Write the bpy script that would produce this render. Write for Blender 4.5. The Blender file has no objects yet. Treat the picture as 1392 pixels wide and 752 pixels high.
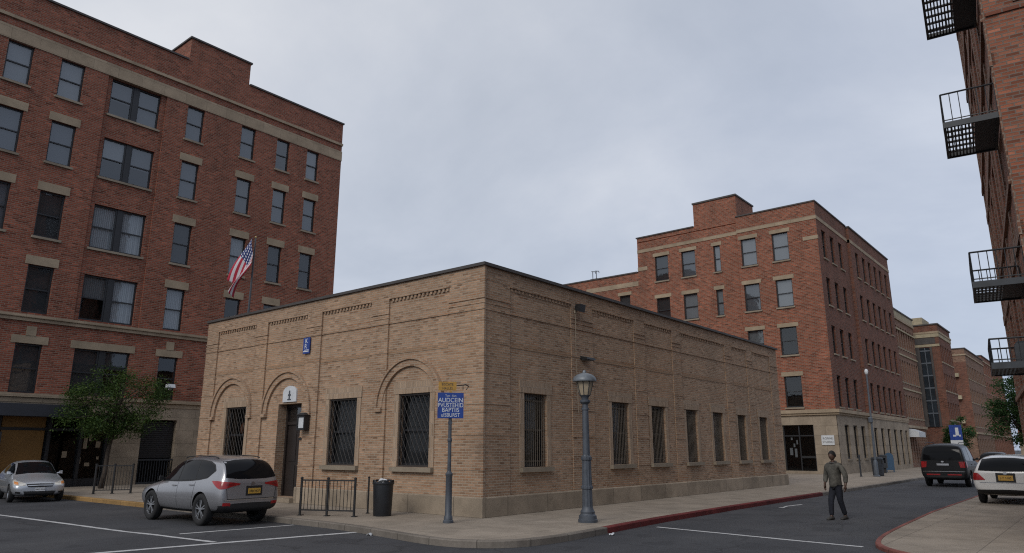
import bpy, bmesh, math, random
from mathutils import Vector, Matrix
from mathutils.bvhtree import BVHTree
random.seed(11)
sc = bpy.context.scene
col = sc.collection
PI = math.pi
ROAD = -0.13

# ------------------------------------------------------------------ scene basics
CAM = Vector((-14.15, -12.61, 1.70))
YAW = math.radians(39.4)      # angle from the street direction (+X) to the view direction


def link(o, parent=None):
    col.objects.link(o)
    if parent is not None:
        o.parent = parent
    return o


def tag(o, label=None, cat=None, group=None, kind=None):
    if label: o['label'] = label
    if cat: o['category'] = cat
    if group: o['group'] = group
    if kind: o['kind'] = kind
    return o


def thing(name, label, cat, loc=(0, 0, 0), rz=0.0, group=None):
    o = bpy.data.objects.new(name, None)
    o.empty_display_size = 0.2
    link(o)
    o.location = loc
    o.rotation_euler = (0, 0, rz)
    return tag(o, label, cat, group)


def copy_tree(o, parent=None):
    c = o.copy()
    col.objects.link(c)
    if parent is not None:
        c.parent = parent
    for ch in list(o.children):
        copy_tree(ch, c)
    return c


# ------------------------------------------------------------------ mesh builder
class MB:
    def __init__(s, off=(0, 0, 0)):
        s.v = []; s.f = []; s.m = []; s.off = off; s.custom_uv = {}

    def face(s, pts, m=0, uv=None):
        i = len(s.v)
        for p in pts:
            s.v.append((p[0] - s.off[0], p[1] - s.off[1], p[2] - s.off[2]))
        if uv: s.custom_uv[len(s.f)] = uv
        s.f.append(tuple(range(i, i + len(pts)))); s.m.append(m)

    def mesh(s, verts, faces, m=0):
        i = len(s.v)
        for p in verts:
            s.v.append((p[0] - s.off[0], p[1] - s.off[1], p[2] - s.off[2]))
        for f in faces:
            s.f.append(tuple(i + k for k in f)); s.m.append(m)

    def hexa(s, p, m=0):
        s.mesh(p, [(0, 3, 2, 1), (4, 5, 6, 7), (0, 1, 5, 4), (1, 2, 6, 5), (2, 3, 7, 6), (3, 0, 4, 7)], m)

    def box(s, x0, x1, y0, y1, z0, z1, m=0):
        s.hexa([(x0, y0, z0), (x1, y0, z0), (x1, y1, z0), (x0, y1, z0), (x0, y0, z1), (x1, y0, z1), (x1, y1, z1), (x0, y1, z1)], m)

    def bev(s, x0, x1, y0, y1, z0, z1, b, m=0):
        # box with chamfered top edges
        s.hexa([(x0, y0, z0), (x1, y0, z0), (x1, y1, z0), (x0, y1, z0), (x0, y0, z1 - b), (x1, y0, z1 - b), (x1, y1, z1 - b), (x0, y1, z1 - b)], m)
        s.hexa([(x0, y0, z1 - b), (x1, y0, z1 - b), (x1, y1, z1 - b), (x0, y1, z1 - b), (x0 + b, y0 + b, z1), (x1 - b, y0 + b, z1), (x1 - b, y1 - b, z1), (x0 + b, y1 - b, z1)], m)

    def fbox(s, F, u0, u1, z0, z1, d0, d1, m=0):
        s.hexa([F(u0, z0, d0), F(u1, z0, d0), F(u1, z0, d1), F(u0, z0, d1), F(u0, z1, d0), F(u1, z1, d0), F(u1, z1, d1), F(u0, z1, d1)], m)

    def path(s, pts, radii, n=8, m=0, caps=True):
        pts = [Vector(p) for p in pts]
        rings = []
        up = None
        for i, p in enumerate(pts):
            a = pts[max(i - 1, 0)]; b = pts[min(i + 1, len(pts) - 1)]
            t = (b - a).normalized()
            if up is None:
                up = Vector((0, 0, 1)) if abs(t.z) < .9 else Vector((1, 0, 0))
            x = t.cross(up)
            if x.length < 1e-4: x = t.cross(Vector((0, 1, 0)))
            x.normalize()
            y = t.cross(x).normalized(); up = -y if False else up
            r = radii[i] if isinstance(radii, (list, tuple)) else radii
            rings.append([p + (x * math.cos(2 * PI * k / n) + y * math.sin(2 * PI * k / n)) * r for k in range(n)])
        verts = [q for r in rings for q in r]; faces = []
        for i in range(len(rings) - 1):
            for k in range(n):
                a = i * n + k; b = i * n + (k + 1) % n
                faces.append((a, b, b + n, a + n))
        if caps:
            faces.append(tuple(range(n - 1, -1, -1)))
            faces.append(tuple((len(rings) - 1) * n + k for k in range(n)))
        s.mesh(verts, faces, m)

    def tube(s, p0, p1, r0, r1=None, n=8, m=0):
        s.path([p0, p1], [r0, r0 if r1 is None else r1], n, m)

    def lathe(s, cx, cy, prof, n=16, m=0, rot=0.0):
        verts = []; faces = []
        for (r, z) in prof:
            for k in range(n):
                a = 2 * PI * k / n + rot
                verts.append((cx + r * math.cos(a), cy + r * math.sin(a), z))
        for i in range(len(prof) - 1):
            for k in range(n):
                a = i * n + k; b = i * n + (k + 1) % n
                faces.append((a, b, b + n, a + n))
        faces.append(tuple(range(n - 1, -1, -1)))
        faces.append(tuple((len(prof) - 1) * n + k for k in range(n)))
        s.mesh(verts, faces, m)

    def ring_arch(s, F, uc, zc, r0, r1, d0, d1, a0=0, a1=PI, n=28, m=0, sx=1.0):
        for i in range(n):
            t0 = a0 + (a1 - a0) * i / n; t1 = a0 + (a1 - a0) * (i + 1) / n
            P = lambda r, t, d: F(uc + sx * r * math.cos(t), zc + r * math.sin(t), d)
            s.hexa([P(r0, t0, d0), P(r1, t0, d0), P(r1, t0, d1), P(r0, t0, d1), P(r0, t1, d0), P(r1, t1, d0), P(r1, t1, d1), P(r0, t1, d1)], m)

    def build(s, name, mats, parent=None, smooth=False, recalc=True, uv=True, autosmooth=None):
        me = bpy.data.meshes.new(name)
        me.from_pydata(s.v, [], s.f)
        if not isinstance(mats, (list, tuple)): mats = [mats]
        for mt in mats: me.materials.append(mt)
        me.polygons.foreach_set('material_index', s.m)
        if recalc:
            bm = bmesh.new(); bm.from_mesh(me)
            bmesh.ops.recalc_face_normals(bm, faces=bm.faces)
            bm.to_mesh(me); bm.free()
        if uv:
            lay = me.uv_layers.new(name='UVMap')
            for p in me.polygons:
                n = p.normal; ax, ay, az = abs(n.x), abs(n.y), abs(n.z)
                cu = s.custom_uv.get(p.index)
                for j, li in enumerate(p.loop_indices):
                    co = me.vertices[me.loops[li].vertex_index].co
                    if cu: lay.data[li].uv = cu[j]
                    elif az > ax and az > ay: lay.data[li].uv = (co.x, co.y)
                    elif ax > ay: lay.data[li].uv = (co.y, co.z)
                    else: lay.data[li].uv = (co.x, co.z)
        if smooth:
            me.polygons.foreach_set('use_smooth', [True] * len(me.polygons))
            if autosmooth:
                me.set_sharp_from_angle(angle=math.radians(autosmooth))
        o = bpy.data.objects.new(name, me)
        link(o, parent)
        return o


# ------------------------------------------------------------------ materials
def newmat(name):
    m = bpy.data.materials.new(name); m.use_nodes = True
    nt = m.node_tree; nt.nodes.clear()
    out = nt.nodes.new('ShaderNodeOutputMaterial')
    b = nt.nodes.new('ShaderNodeBsdfPrincipled')
    nt.links.new(b.outputs[0], out.inputs[0])
    return m, nt, b, out


def nd(nt, typ, **kw):
    n = nt.nodes.new(typ)
    for k, v in kw.items():
        if k.startswith('i_'):
            n.inputs[k[2:].replace('_', ' ')].default_value = v
        else:
            setattr(n, k, v)
    return n


def c4(c): return (c[0], c[1], c[2], 1.0)


def noise(nt, vec, scale, detail=4, rough=.55):
    n = nd(nt, 'ShaderNodeTexNoise'); n.inputs['Scale'].default_value = scale
    n.inputs['Detail'].default_value = detail; n.inputs['Roughness'].default_value = rough
    if vec is not None: nt.links.new(vec, n.inputs['Vector'])
    return n


def ramp(nt, fac, stops, interp='LINEAR'):
    r = nd(nt, 'ShaderNodeValToRGB'); r.color_ramp.interpolation = interp
    els = r.color_ramp.elements
    while len(els) > 1: els.remove(els[0])
    els[0].position = stops[0][0]; els[0].color = c4(stops[0][1])
    for p, c in stops[1:]:
        e = els.new(p); e.color = c4(c)
    nt.links.new(fac, r.inputs[0])
    return r


def mix(nt, a, b, fac, mode='MIX'):
    m = nd(nt, 'ShaderNodeMix', data_type='RGBA', blend_type=mode)
    for sock, val in ((m.inputs[6], a), (m.inputs[7], b)):
        if isinstance(val, tuple): sock.default_value = c4(val)
        else: nt.links.new(val, sock)
    if isinstance(fac, (int, float)): m.inputs[0].default_value = fac
    else: nt.links.new(fac, m.inputs[0])
    return m.outputs[2]


def mapping(nt, vec, scale=(1, 1, 1), loc=(0, 0, 0)):
    m = nd(nt, 'ShaderNodeMapping'); nt.links.new(vec, m.inputs['Vector'])
    m.inputs['Scale'].default_value = scale; m.inputs['Location'].default_value = loc
    return m.outputs[0]


def bump(nt, b, h, strength=.3, dist=.01):
    n = nd(nt, 'ShaderNodeBump'); n.inputs['Strength'].default_value = strength
    n.inputs['Distance'].default_value = dist
    nt.links.new(h, n.inputs['Height']); nt.links.new(n.outputs[0], b.inputs['Normal'])


def simple(name, c, rough=.5, metal=0.0, vary=.12, scale=3.0, spec=.5, coat=0.0, bumps=0.0):
    m, nt, b, out = newmat(name)
    tc = nd(nt, 'ShaderNodeTexCoord')
    n = noise(nt, tc.outputs['Object'], scale, 5)
    lo = tuple(x * (1 - vary) for x in c); hi = tuple(min(1, x * (1 + vary)) for x in c)
    r = ramp(nt, n.outputs[0], [(.3, lo), (.7, hi)])
    nt.links.new(r.outputs[0], b.inputs['Base Color'])
    b.inputs['Roughness'].default_value = rough; b.inputs['Metallic'].default_value = metal
    b.inputs['Specular IOR Level'].default_value = spec
    if coat:
        b.inputs['Coat Weight'].default_value = coat; b.inputs['Coat Roughness'].default_value = .05
    if bumps: bump(nt, b, n.outputs[0], bumps, .01)
    return m


def brick(name, c1, c2, dark, light, mortar, bw=.22, bh=.075, joint=.012, accents=None, stain=.25, mort_mix=1.0):
    m, nt, b, out = newmat(name)
    tc = nd(nt, 'ShaderNodeTexCoord'); uv = tc.outputs['UV']
    br = nd(nt, 'ShaderNodeTexBrick'); nt.links.new(uv, br.inputs['Vector'])
    br.inputs['Color1'].default_value = c4(c1); br.inputs['Color2'].default_value = c4(c2)
    br.inputs['Mortar'].default_value = c4(mortar)
    br.inputs['Scale'].default_value = 1.0; br.inputs['Mortar Size'].default_value = joint
    br.inputs['Brick Width'].default_value = bw; br.inputs['Row Height'].default_value = bh
    br.inputs['Mortar Smooth'].default_value = .3
    # brick to brick variation at brick frequency
    def mth(op, a, b_=None):
        q = nd(nt, 'ShaderNodeMath', operation=op)
        for so_, v_ in zip(q.inputs, (a, b_)):
            if v_ is None: continue
            if isinstance(v_, (int, float)): so_.default_value = v_
            else: nt.links.new(v_, so_)
        return q.outputs[0]
    spx = nd(nt, 'ShaderNodeSeparateXYZ'); nt.links.new(uv, spx.inputs[0])
    row = mth('FLOOR', mth('DIVIDE', spx.outputs[1], bh))
    colm = mth('FLOOR', mth('ADD', mth('DIVIDE', spx.outputs[0], bw), mth('MULTIPLY', mth('SUBTRACT', 1.0, mth('FLOORED_MODULO', row, 2.0)), .5)))
    cxy = nd(nt, 'ShaderNodeCombineXYZ'); nt.links.new(colm, cxy.inputs[0]); nt.links.new(row, cxy.inputs[1])
    n1 = nd(nt, 'ShaderNodeTexWhiteNoise', noise_dimensions='2D'); nt.links.new(cxy.outputs[0], n1.inputs['Vector'])
    md_ = tuple((1 + x) / 2 for x in dark); ml_ = tuple((1 + x) / 2 for x in light)
    r1 = ramp(nt, n1.outputs[0], [(0, dark), (.13, md_), (.32, (1, 1, 1)), (.66, (1, 1, 1)), (.84, ml_), (1.0, light)])
    # the mix of odd bricks drifts along the wall
    n0 = noise(nt, mapping(nt, uv, (.16, .3, 1)), 1.6, 3, .6)
    r0 = ramp(nt, n0.outputs[0], [(.3, (.45, .45, .45)), (.7, (1, 1, 1))])
    colr = mix(nt, br.outputs['Color'], r1.outputs[0], r0.outputs[0], 'MULTIPLY')
    if accents:
        for (sc_, lo, hi, cc, amt) in accents:
            n2 = noise(nt, mapping(nt, uv, sc_), 1.0, 3, .65)
            r2 = ramp(nt, n2.outputs[0], [(lo, (0, 0, 0)), (hi, (amt, amt, amt))])
            colr = mix(nt, colr, cc, r2.outputs[0])
    # weathering
    n3 = noise(nt, mapping(nt, uv, (.35, .12, 1)), 1.5, 6, .6)
    r3 = ramp(nt, n3.outputs[0], [(.3, (1 - stain,) * 3), (.55, (1, 1, 1)), (.8, (1.12, 1.1, 1.08))])
    colr = mix(nt, colr, r3.outputs[0], 1.0, 'MULTIPLY')
    n4 = noise(nt, mapping(nt, uv, (1.9, .09, 1)), 1.5, 5, .6)        # rain streaks running down the wall
    r4 = ramp(nt, n4.outputs[0], [(.50, (1, 1, 1)), (.62, (.90, .89, .88)), (.76, (.70, .68, .66))])
    colr = mix(nt, colr, r4.outputs[0], .8, 'MULTIPLY')
    n5 = noise(nt, uv, 34.0, 3, .7)
    r5 = ramp(nt, n5.outputs[0], [(.3, (.8, .8, .8)), (.7, (1.2, 1.2, 1.2))])
    colr = mix(nt, colr, r5.outputs[0], .7, 'MULTIPLY')
    colr = mix(nt, colr, mortar, mult(nt, br.outputs['Fac'], mort_mix))
    nt.links.new(colr, b.inputs['Base Color'])
    b.inputs['Roughness'].default_value = .9; b.inputs['Specular IOR Level'].default_value = .2
    inv = nd(nt, 'ShaderNodeMath', operation='SUBTRACT'); inv.inputs[0].default_value = 1.0
    nt.links.new(br.outputs['Fac'], inv.inputs[1])
    hsum = nd(nt, 'ShaderNodeMath', operation='MULTIPLY_ADD')
    nt.links.new(n1.outputs[0], hsum.inputs[0]); hsum.inputs[1].default_value = .7; nt.links.new(inv.outputs[0], hsum.inputs[2])
    bump(nt, b, hsum.outputs[0], .55, .012)
    return m


def mult(nt, s, k):
    m = nd(nt, 'ShaderNodeMath', operation='MULTIPLY'); nt.links.new(s, m.inputs[0]); m.inputs[1].default_value = k
    return m.outputs[0]


def stone(name, c, bw=1.5, bh=.6, joint=.008, vary=.2, coords='UV', jointc=None, rough=.85, stain=.3, offset=.5, spots=0.0):
    m, nt, b, out = newmat(name)
    tc = nd(nt, 'ShaderNodeTexCoord'); uv = tc.outputs[coords]
    br = nd(nt, 'ShaderNodeTexBrick'); nt.links.new(uv, br.inputs['Vector']); br.offset = offset
    lo = tuple(x * (1 - vary) for x in c); hi = tuple(x * (1 + vary * .5) for x in c)
    br.inputs['Color1'].default_value = c4(lo); br.inputs['Color2'].default_value = c4(hi)
    br.inputs['Mortar'].default_value = c4(jointc or tuple(x * .45 for x in c))
    br.inputs['Scale'].default_value = 1.0; br.inputs['Mortar Size'].default_value = joint
    br.inputs['Brick Width'].default_value = bw; br.inputs['Row Height'].default_value = bh
    n = noise(nt, uv, 1.1, 7, .65)
    r = ramp(nt, n.outputs[0], [(.3, (1 - stain,) * 3), (.6, (1, 1, 1)), (.8, (1.1, 1.1, 1.1))])
    colr = mix(nt, br.outputs['Color'], r.outputs[0], 1.0, 'MULTIPLY')
    n2 = noise(nt, uv, 26.0, 5, .7)
    r2 = ramp(nt, n2.outputs[0], [(.3, (.82, .82, .82)), (.7, (1.15, 1.15, 1.15))])
    colr = mix(nt, colr, r2.outputs[0], .8, 'MULTIPLY')
    if spots:
        n3 = noise(nt, uv, 4.5, 2, .5)
        r3 = ramp(nt, n3.outputs[0], [(.68, (0, 0, 0)), (.72, (spots,) * 3)])
        colr = mix(nt, colr, tuple(x * .35 for x in c), r3.outputs[0])
    nt.links.new(colr, b.inputs['Base Color'])
    b.inputs['Roughness'].default_value = rough; b.inputs['Specular IOR Level'].default_value = .25
    bump(nt, b, n2.outputs[0], .25, .008)
    return m


def glassmat(name, tint=.75, boost=1.0, base=.02):
    m, nt, b, out = newmat(name); nt.nodes.remove(b)
    tr = nd(nt, 'ShaderNodeBsdfTransparent'); tr.inputs[0].default_value = (tint * .95, tint * .98, tint, 1)
    gl = nd(nt, 'ShaderNodeBsdfGlossy'); gl.inputs['Roughness'].default_value = .03
    gl.inputs['Color'].default_value = (.93, .97, 1, 1)
    tc = nd(nt, 'ShaderNodeTexCoord')
    n = noise(nt, tc.outputs['Object'], 1.3, 2)
    bp = nd(nt, 'ShaderNodeBump'); bp.inputs['Strength'].default_value = .06; bp.inputs['Distance'].default_value = .05
    nt.links.new(n.outputs[0], bp.inputs['Height']); nt.links.new(bp.outputs[0], gl.inputs['Normal'])
    fr = nd(nt, 'ShaderNodeFresnel')
    ge = nd(nt, 'ShaderNodeNewGeometry'); io = nd(nt, 'ShaderNodeMath', operation='MULTIPLY_ADD')
    nt.links.new(ge.outputs['Backfacing'], io.inputs[0]); io.inputs[1].default_value = 1 / 1.52 - 1.52; io.inputs[2].default_value = 1.52
    nt.links.new(io.outputs[0], fr.inputs[0])
    k = nd(nt, 'ShaderNodeMath', operation='MULTIPLY_ADD', use_clamp=True)
    nt.links.new(fr.outputs[0], k.inputs[0]); k.inputs[1].default_value = boost; k.inputs[2].default_value = base
    mx = nd(nt, 'ShaderNodeMixShader')
    nt.links.new(k.outputs[0], mx.inputs[0]); nt.links.new(tr.outputs[0], mx.inputs[1]); nt.links.new(gl.outputs[0], mx.inputs[2])
    nt.links.new(mx.outputs[0], out.inputs[0])
    return m


def curtainmat(name, c, folds=9.0):
    m, nt, b, out = newmat(name)
    tc = nd(nt, 'ShaderNodeTexCoord')
    w = nd(nt, 'ShaderNodeTexWave'); w.inputs['Scale'].default_value = folds * .35; w.inputs['Distortion'].default_value = 2.5
    w.inputs['Detail'].default_value = 2.0
    nt.links.new(tc.outputs['UV'], w.inputs['Vector'])
    r = ramp(nt, w.outputs['Fac'], [(.1, tuple(x * .75 for x in c)), (.9, tuple(min(1, x * 1.15) for x in c))])
    nt.links.new(r.outputs[0], b.inputs['Base Color']); b.inputs['Roughness'].default_value = .9
    return m


M = {}
M['tan_brick'] = brick('tan brick', (.325, .196, .122), (.425, .280, .186), (.52, .49, .48), (1.28, 1.25, 1.24), (.36, .295, .225), .215, .068, .011,
                       accents=[((.5, 8, 1), .58, .68, (.38, .155, .065), .55), ((1.5, 13, 1), .63, .69, (.13, .105, .10), .5), ((.22, .35, 1), .50, .75, (.43, .23, .11), .35)], stain=.3)
M['tan_brick_orange'] = brick('orange tan brick', (.33, .185, .10), (.39, .235, .14), (.5, .48, .45), (1.25, 1.25, 1.25), (.30, .23, .17), .215, .058, .011,
                       accents=[((.5, 6, 1), .45, .6, (.34, .22, .14), .8)], stain=.25)
M['tan_brick_pale'] = brick('pale soldier brick', (.35, .25, .17), (.41, .30, .21), (.65, .63, .6), (1.2, 1.2, 1.2), (.34, .27, .21), .068, .34, .011, stain=.22)
M['red_brick'] = brick('red brick', (.20, .056, .033), (.295, .096, .060), (.45, .42, .42), (1.5, 1.42, 1.35), (.225, .155, .118), .27, .090, .016,
                       accents=[((2.6, 8, 1), .63, .68, (.065, .032, .03), .5), ((2.2, 7.5, 1), .65, .71, (.31, .18, .135), .45)], stain=.28, mort_mix=.75)
M['red_brick_far'] = brick('orange red brick', (.205, .061, .034), (.30, .103, .060), (.50, .48, .48), (1.5, 1.42, 1.36), (.24, .18, .14), .30, .105, .017,
                           accents=[((2.2, 6, 1), .62, .68, (.09, .036, .03), .5), ((2.0, 6.4, 1), .65, .7, (.34, .2, .14), .35)], stain=.28, mort_mix=.7)
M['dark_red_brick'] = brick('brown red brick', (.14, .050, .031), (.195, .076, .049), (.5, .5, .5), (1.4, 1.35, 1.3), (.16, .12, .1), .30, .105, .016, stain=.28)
M['right_brick'] = brick('warm brown brick', (.225, .078, .044), (.32, .128, .078), (.36, .35, .35), (1.5, 1.42, 1.38), (.18, .135, .11), .23, .075, .013,
                         accents=[((1.2, 9, 1), .60, .68, (.08, .04, .03), .6), ((.3, .5, 1), .55, .7, (.20, .11, .08), .5)], stain=.3)
M['tan_far_brick'] = brick('pale far brick', (.18, .094, .063), (.245, .14, .10), (.5, .5, .5), (1.3, 1.3, 1.3), (.22, .18, .14), .36, .12, .016, stain=.25)
M['brown_tan_brick'] = brick('light brown brick', (.175, .085, .057), (.24, .125, .085), (.55, .55, .55), (1.35, 1.3, 1.3), (.25, .19, .15), .36, .12, .02, stain=.25)
M['limestone'] = stone('tan limestone', (.37, .29, .205), 1.2, .5, .006, .12)
M['limestone_block'] = stone('tan limestone blocks', (.35, .285, .215), 1.6, .65, .008, .12, stain=.35)
M['lintel'] = stone('lintel stone', (.36, .285, .20), 3.0, 2.0, .0, .1, stain=.3)
M['cream_stone'] = stone('cream parapet stone', (.42, .36, .25), 1.4, .6, .006, .1)
M['plinth'] = stone('granite plinth', (.37, .30, .225), 1.75, .52, .012, .2, stain=.4, spots=.35)
M['sill'] = stone('sill stone', (.30, .25, .19), 4, 4, .0, .1, stain=.3)
M['pavement'] = stone('pavement slabs', (.325, .275, .222), 1.55, 1.5, .010, .06, stain=.32, offset=.0, jointc=(.19, .16, .13), spots=.22)
M['kerb'] = stone('grey kerb stone', (.23, .20, .17), 1.1, 9, .012, .2, coords='UV', stain=.45)
M['red_kerb'] = stone('red painted kerb', (.17, .032, .030), 1.1, 9, .012, .2, stain=.5, jointc=(.08, .03, .03))
M['red_kerb_faded'] = stone('faded red kerb', (.235, .088, .072), 1.1, 9, .012, .2, stain=.4, jointc=(.12, .06, .05))
M['yellow_kerb'] = stone('faded yellow kerb', (.38, .23, .09), 1.1, 9, .012, .2, stain=.4)
M['coping'] = simple('dark metal coping', (.062, .055, .052), .7, 0, .25, 1.5)
M['roof_felt'] = simple('roof felt', (.08, .08, .085), .9)
M['dark_room'] = simple('dark room', (.012, .011, .011), 1.0, 0, .3, .6, .0)
M['black_frame'] = simple('black window frame', (.016, .017, .02), .45)
M['iron'] = simple('black iron', (.014, .0145, .016), .5, 0, .3, 8)
M['iron_blue'] = simple('fire escape iron', (.022, .026, .032), .55, 0, .35, 5)
M['grille'] = simple('grille bars', (.035, .028, .024), .6)
M['grille_tan'] = simple('rusty pale bars', (.11, .088, .066), .7)
M['pane'] = glassmat('window glass', .8, 1.15, .02)
M['pane_sky'] = glassmat('coated window glass', .68, 1.4, .045)
M['barred_glass'] = glassmat('dirty barred glass', .6, .35, .0)
M['shop_glass'] = glassmat('shop glass', .45, 1.0, .0)
M['curtain'] = curtainmat('grey net curtain', (.40, .42, .44), 10)
M['curtain_dim'] = curtainmat('dim curtain', (.16, .165, .17), 10)
M['curtain_brown'] = curtainmat('brown drawn curtain', (.10, .078, .058), 10)
M['blind'] = simple('pale sky reflection blind', (.36, .375, .395), .9, 0, .06, .8)  # pale sheet behind upper panes, standing in for reflected sky
M['sky_grey'] = simple('grey sky reflection blind', (.17, .18, .20), .9, 0, .08, .8)  # greyer sheet for the same painted sky reflection
M['shade'] = simple('drawn dark shade', (.05, .05, .052), .9, 0, .15, .8)
M['door'] = simple('dark brown door', (.018, .012, .010), .55, 0, .3, 2)
M['brass'] = simple('brass', (.45, .34, .15), .35, .9)
M['steel'] = simple('brushed steel', (.42, .43, .45), .35, .9)
M['white_paint'] = simple('white paint', (.72, .73, .74), .5, 0, .08)
M['white_panel'] = simple('white enamel', (.58, .60, .62), .4, 0, .1, 6)
M['blue_sign'] = simple('blue sign enamel', (.012, .045, .24), .35, 0, .12, 6)
M['yellow_sign'] = simple('mustard sign', (.40, .22, .04), .55, 0, .2, 8)
M['ochre'] = simple('ochre panel', (.20, .098, .02), .6, 0, .15, 1)
M['awning'] = simple('navy awning', (.011, .013, .020), .7, 0, .2, 2)
M['lamp_paint'] = simple('blue grey lamp paint', (.058, .067, .082), .5, 0, .25, 6, bumps=.1)
M['lamp_dome'] = simple('grey lamp hood', (.15, .165, .18), .45, .3, .15, 6)
M['lamp_glass'] = simple('old lamp glass', (.33, .27, .19), .3, 0, .2, 5)
M['bin'] = simple('black plastic bin', (.013, .015, .019), .45, 0, .2, 5)
M['bag'] = simple('white plastic bag', (.55, .56, .58), .5, 0, .1, 8)
M['silver'] = simple('silver car paint', (.33, .33, .345), .32, .65, .03, 1, coat=.7)
M['silver2'] = simple('pale silver car paint', (.46, .48, .51), .32, .55, .03, 1, coat=.7)
M['white_car'] = simple('white car paint', (.66, .65, .63), .3, 0, .03, 1, coat=.7)
M['black_car'] = simple('black car paint', (.009, .0095, .011), .42, 0, .03, 1, spec=.3, coat=.12)
M['car_glass'] = simple('tinted car glass', (.006, .0065, .008), .06, 0, .05, 1, spec=.14)
M['car_black'] = simple('car black plastic', (.012, .012, .013), .6)
M['rubber'] = simple('tyre rubber', (.014, .014, .015), .85)
M['alloy'] = simple('alloy', (.50, .51, .53), .3, .85, .08, 6)
M['tail_red'] = simple('tail lamp red', (.30, .010, .012), .25, 0, .35, 9, coat=.4)
M['tail_dark'] = simple('tail lamp dark red', (.20, .008, .01), .2, 0, .25, 9, coat=.5)
M['headlight'] = simple('headlight glass', (.62, .60, .55), .15, .2, .2, 14, coat=.5)
M['amber'] = simple('amber lens', (.65, .26, .08), .2, 0, .2, 10, coat=.5)
M['plate'] = simple('amber number plate', (.52, .30, .05), .45, 0, .1, 20)
M['chrome'] = simple('chrome', (.62, .63, .65), .15, 1.0)
M['skin'] = simple('brown skin', (.085, .045, .030), .55)
M['hair'] = simple('black hair', (.008, .007, .007), .8)
M['jacket'] = simple('grey brown jacket', (.085, .08, .068), .95, 0, .55, 7, bumps=.9)
M['trousers'] = simple('navy trousers', (.009, .0105, .018), .9, 0, .3, 6)
M['shoe'] = simple('dark grey shoes', (.045, .042, .04), .8)
M['bark'] = simple('bark', (.055, .042, .033), .95, 0, .35, 7, bumps=.5)
M['blue_box'] = simple('blue postal paint', (.03, .075, .14), .6)
M['orange_glow'] = simple('orange ornament', (.16, .05, .015), .7, 0, .4, 9)
M['bluish_glass'] = simple('blue tower glazing', (.018, .026, .034), .14, 0, .5, .6, spec=.8)
M['pole_dark'] = simple('dull dark pole', (.07, .075, .085), .6, .2, .15, 4)
M['pole_grey'] = simple('galvanised pole', (.10, .115, .135), .55, .4, .15, 4)


def leafmat(name, stops):
    m, nt, b, out = newmat(name)
    g = nd(nt, 'ShaderNodeNewGeometry')
    r = ramp(nt, g.outputs['Random Per Island'], stops)
    tc = nd(nt, 'ShaderNodeTexCoord')
    n = noise(nt, tc.outputs['Object'], .9, 2)
    r2 = ramp(nt, n.outputs[0], [(.35, (.7, .75, .7)), (.65, (1.25, 1.2, 1.0))])
    cc = mix(nt, r.outputs[0], r2.outputs[0], 1.0, 'MULTIPLY')
    nt.links.new(cc, b.inputs['Base Color']); b.inputs['Roughness'].default_value = .6
    b.inputs['Specular IOR Level'].default_value = .3
    tl = nd(nt, 'ShaderNodeBsdfTranslucent'); nt.links.new(cc, tl.inputs[0])
    mx = nd(nt, 'ShaderNodeMixShader'); mx.inputs[0].default_value = .3
    nt.links.new(b.outputs[0], mx.inputs[1]); nt.links.new(tl.outputs[0], mx.inputs[2]); nt.links.new(mx.outputs[0], out.inputs[0])
    return m


M['leaf'] = leafmat('dark street tree leaves', [(0, (.02, .05, .013)), (.5, (.045, .088, .02)), (1, (.095, .14, .036))])
M['leaf2'] = leafmat('blue green leaves', [(0, (.028, .07, .026)), (.6, (.05, .11, .04)), (1, (.085, .15, .055))])


def asphaltmat():
    m, nt, b, out = newmat('asphalt')
    tc = nd(nt, 'ShaderNodeTexCoord'); v = tc.outputs['Object']
    n1 = noise(nt, v, .35, 6, .6)
    r1 = ramp(nt, n1.outputs[0], [(.3, (.040, .041, .046)), (.5, (.052, .053, .058)), (.72, (.068, .068, .071))])
    n2 = noise(nt, v, 60, 3, .8)
    r2 = ramp(nt, n2.outputs[0], [(.3, (.7, .7, .7)), (.7, (1.35, 1.35, 1.35))])
    cc = mix(nt, r1.outputs[0], r2.outputs[0], .8, 'MULTIPLY')
    n3 = noise(nt, mapping(nt, v, (.06, .5, 1)), 1.2, 4, .6)      # tyre-worn lanes along the street
    r3 = ramp(nt, n3.outputs[0], [(.35, (.82, .82, .83)), (.65, (1.12, 1.12, 1.12))])
    cc = mix(nt, cc, r3.outputs[0], .8, 'MULTIPLY')
    n6 = noise(nt, mapping(nt, v, (1, 1, 1), (7.3, 2.1, 0)), .75, 2, .4)
    r6 = ramp(nt, n6.outputs[0], [(.60, (1, 1, 1)), (.625, (.80, .80, .81)), (.9, (.74, .74, .76))])
    cc = mix(nt, cc, r6.outputs[0], 1.0, 'MULTIPLY')
    vo = nd(nt, 'ShaderNodeTexVoronoi', feature='DISTANCE_TO_EDGE'); vo.inputs['Scale'].default_value = .22
    nz = noise(nt, v, 1.2, 4); mixv = nd(nt, 'ShaderNodeVectorMath', operation='MULTIPLY_ADD')
    nt.links.new(nz.outputs['Color'], mixv.inputs[0]); mixv.inputs[1].default_value = (1.2, 1.2, 0); nt.links.new(v, mixv.inputs[2])
    nt.links.new(mixv.outputs[0], vo.inputs['Vector'])
    r4 = ramp(nt, vo.outputs['Distance'], [(.0, (.45, .45, .45)), (.009, (1, 1, 1))])
    cc = mix(nt, cc, r4.outputs[0], .7, 'MULTIPLY')
    nt.links.new(cc, b.inputs['Base Color']); b.inputs['Roughness'].default_value = .8
    b.inputs['Specular IOR Level'].default_value = .35
    bump(nt, b, n2.outputs[0], .5, .01)
    return m


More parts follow.
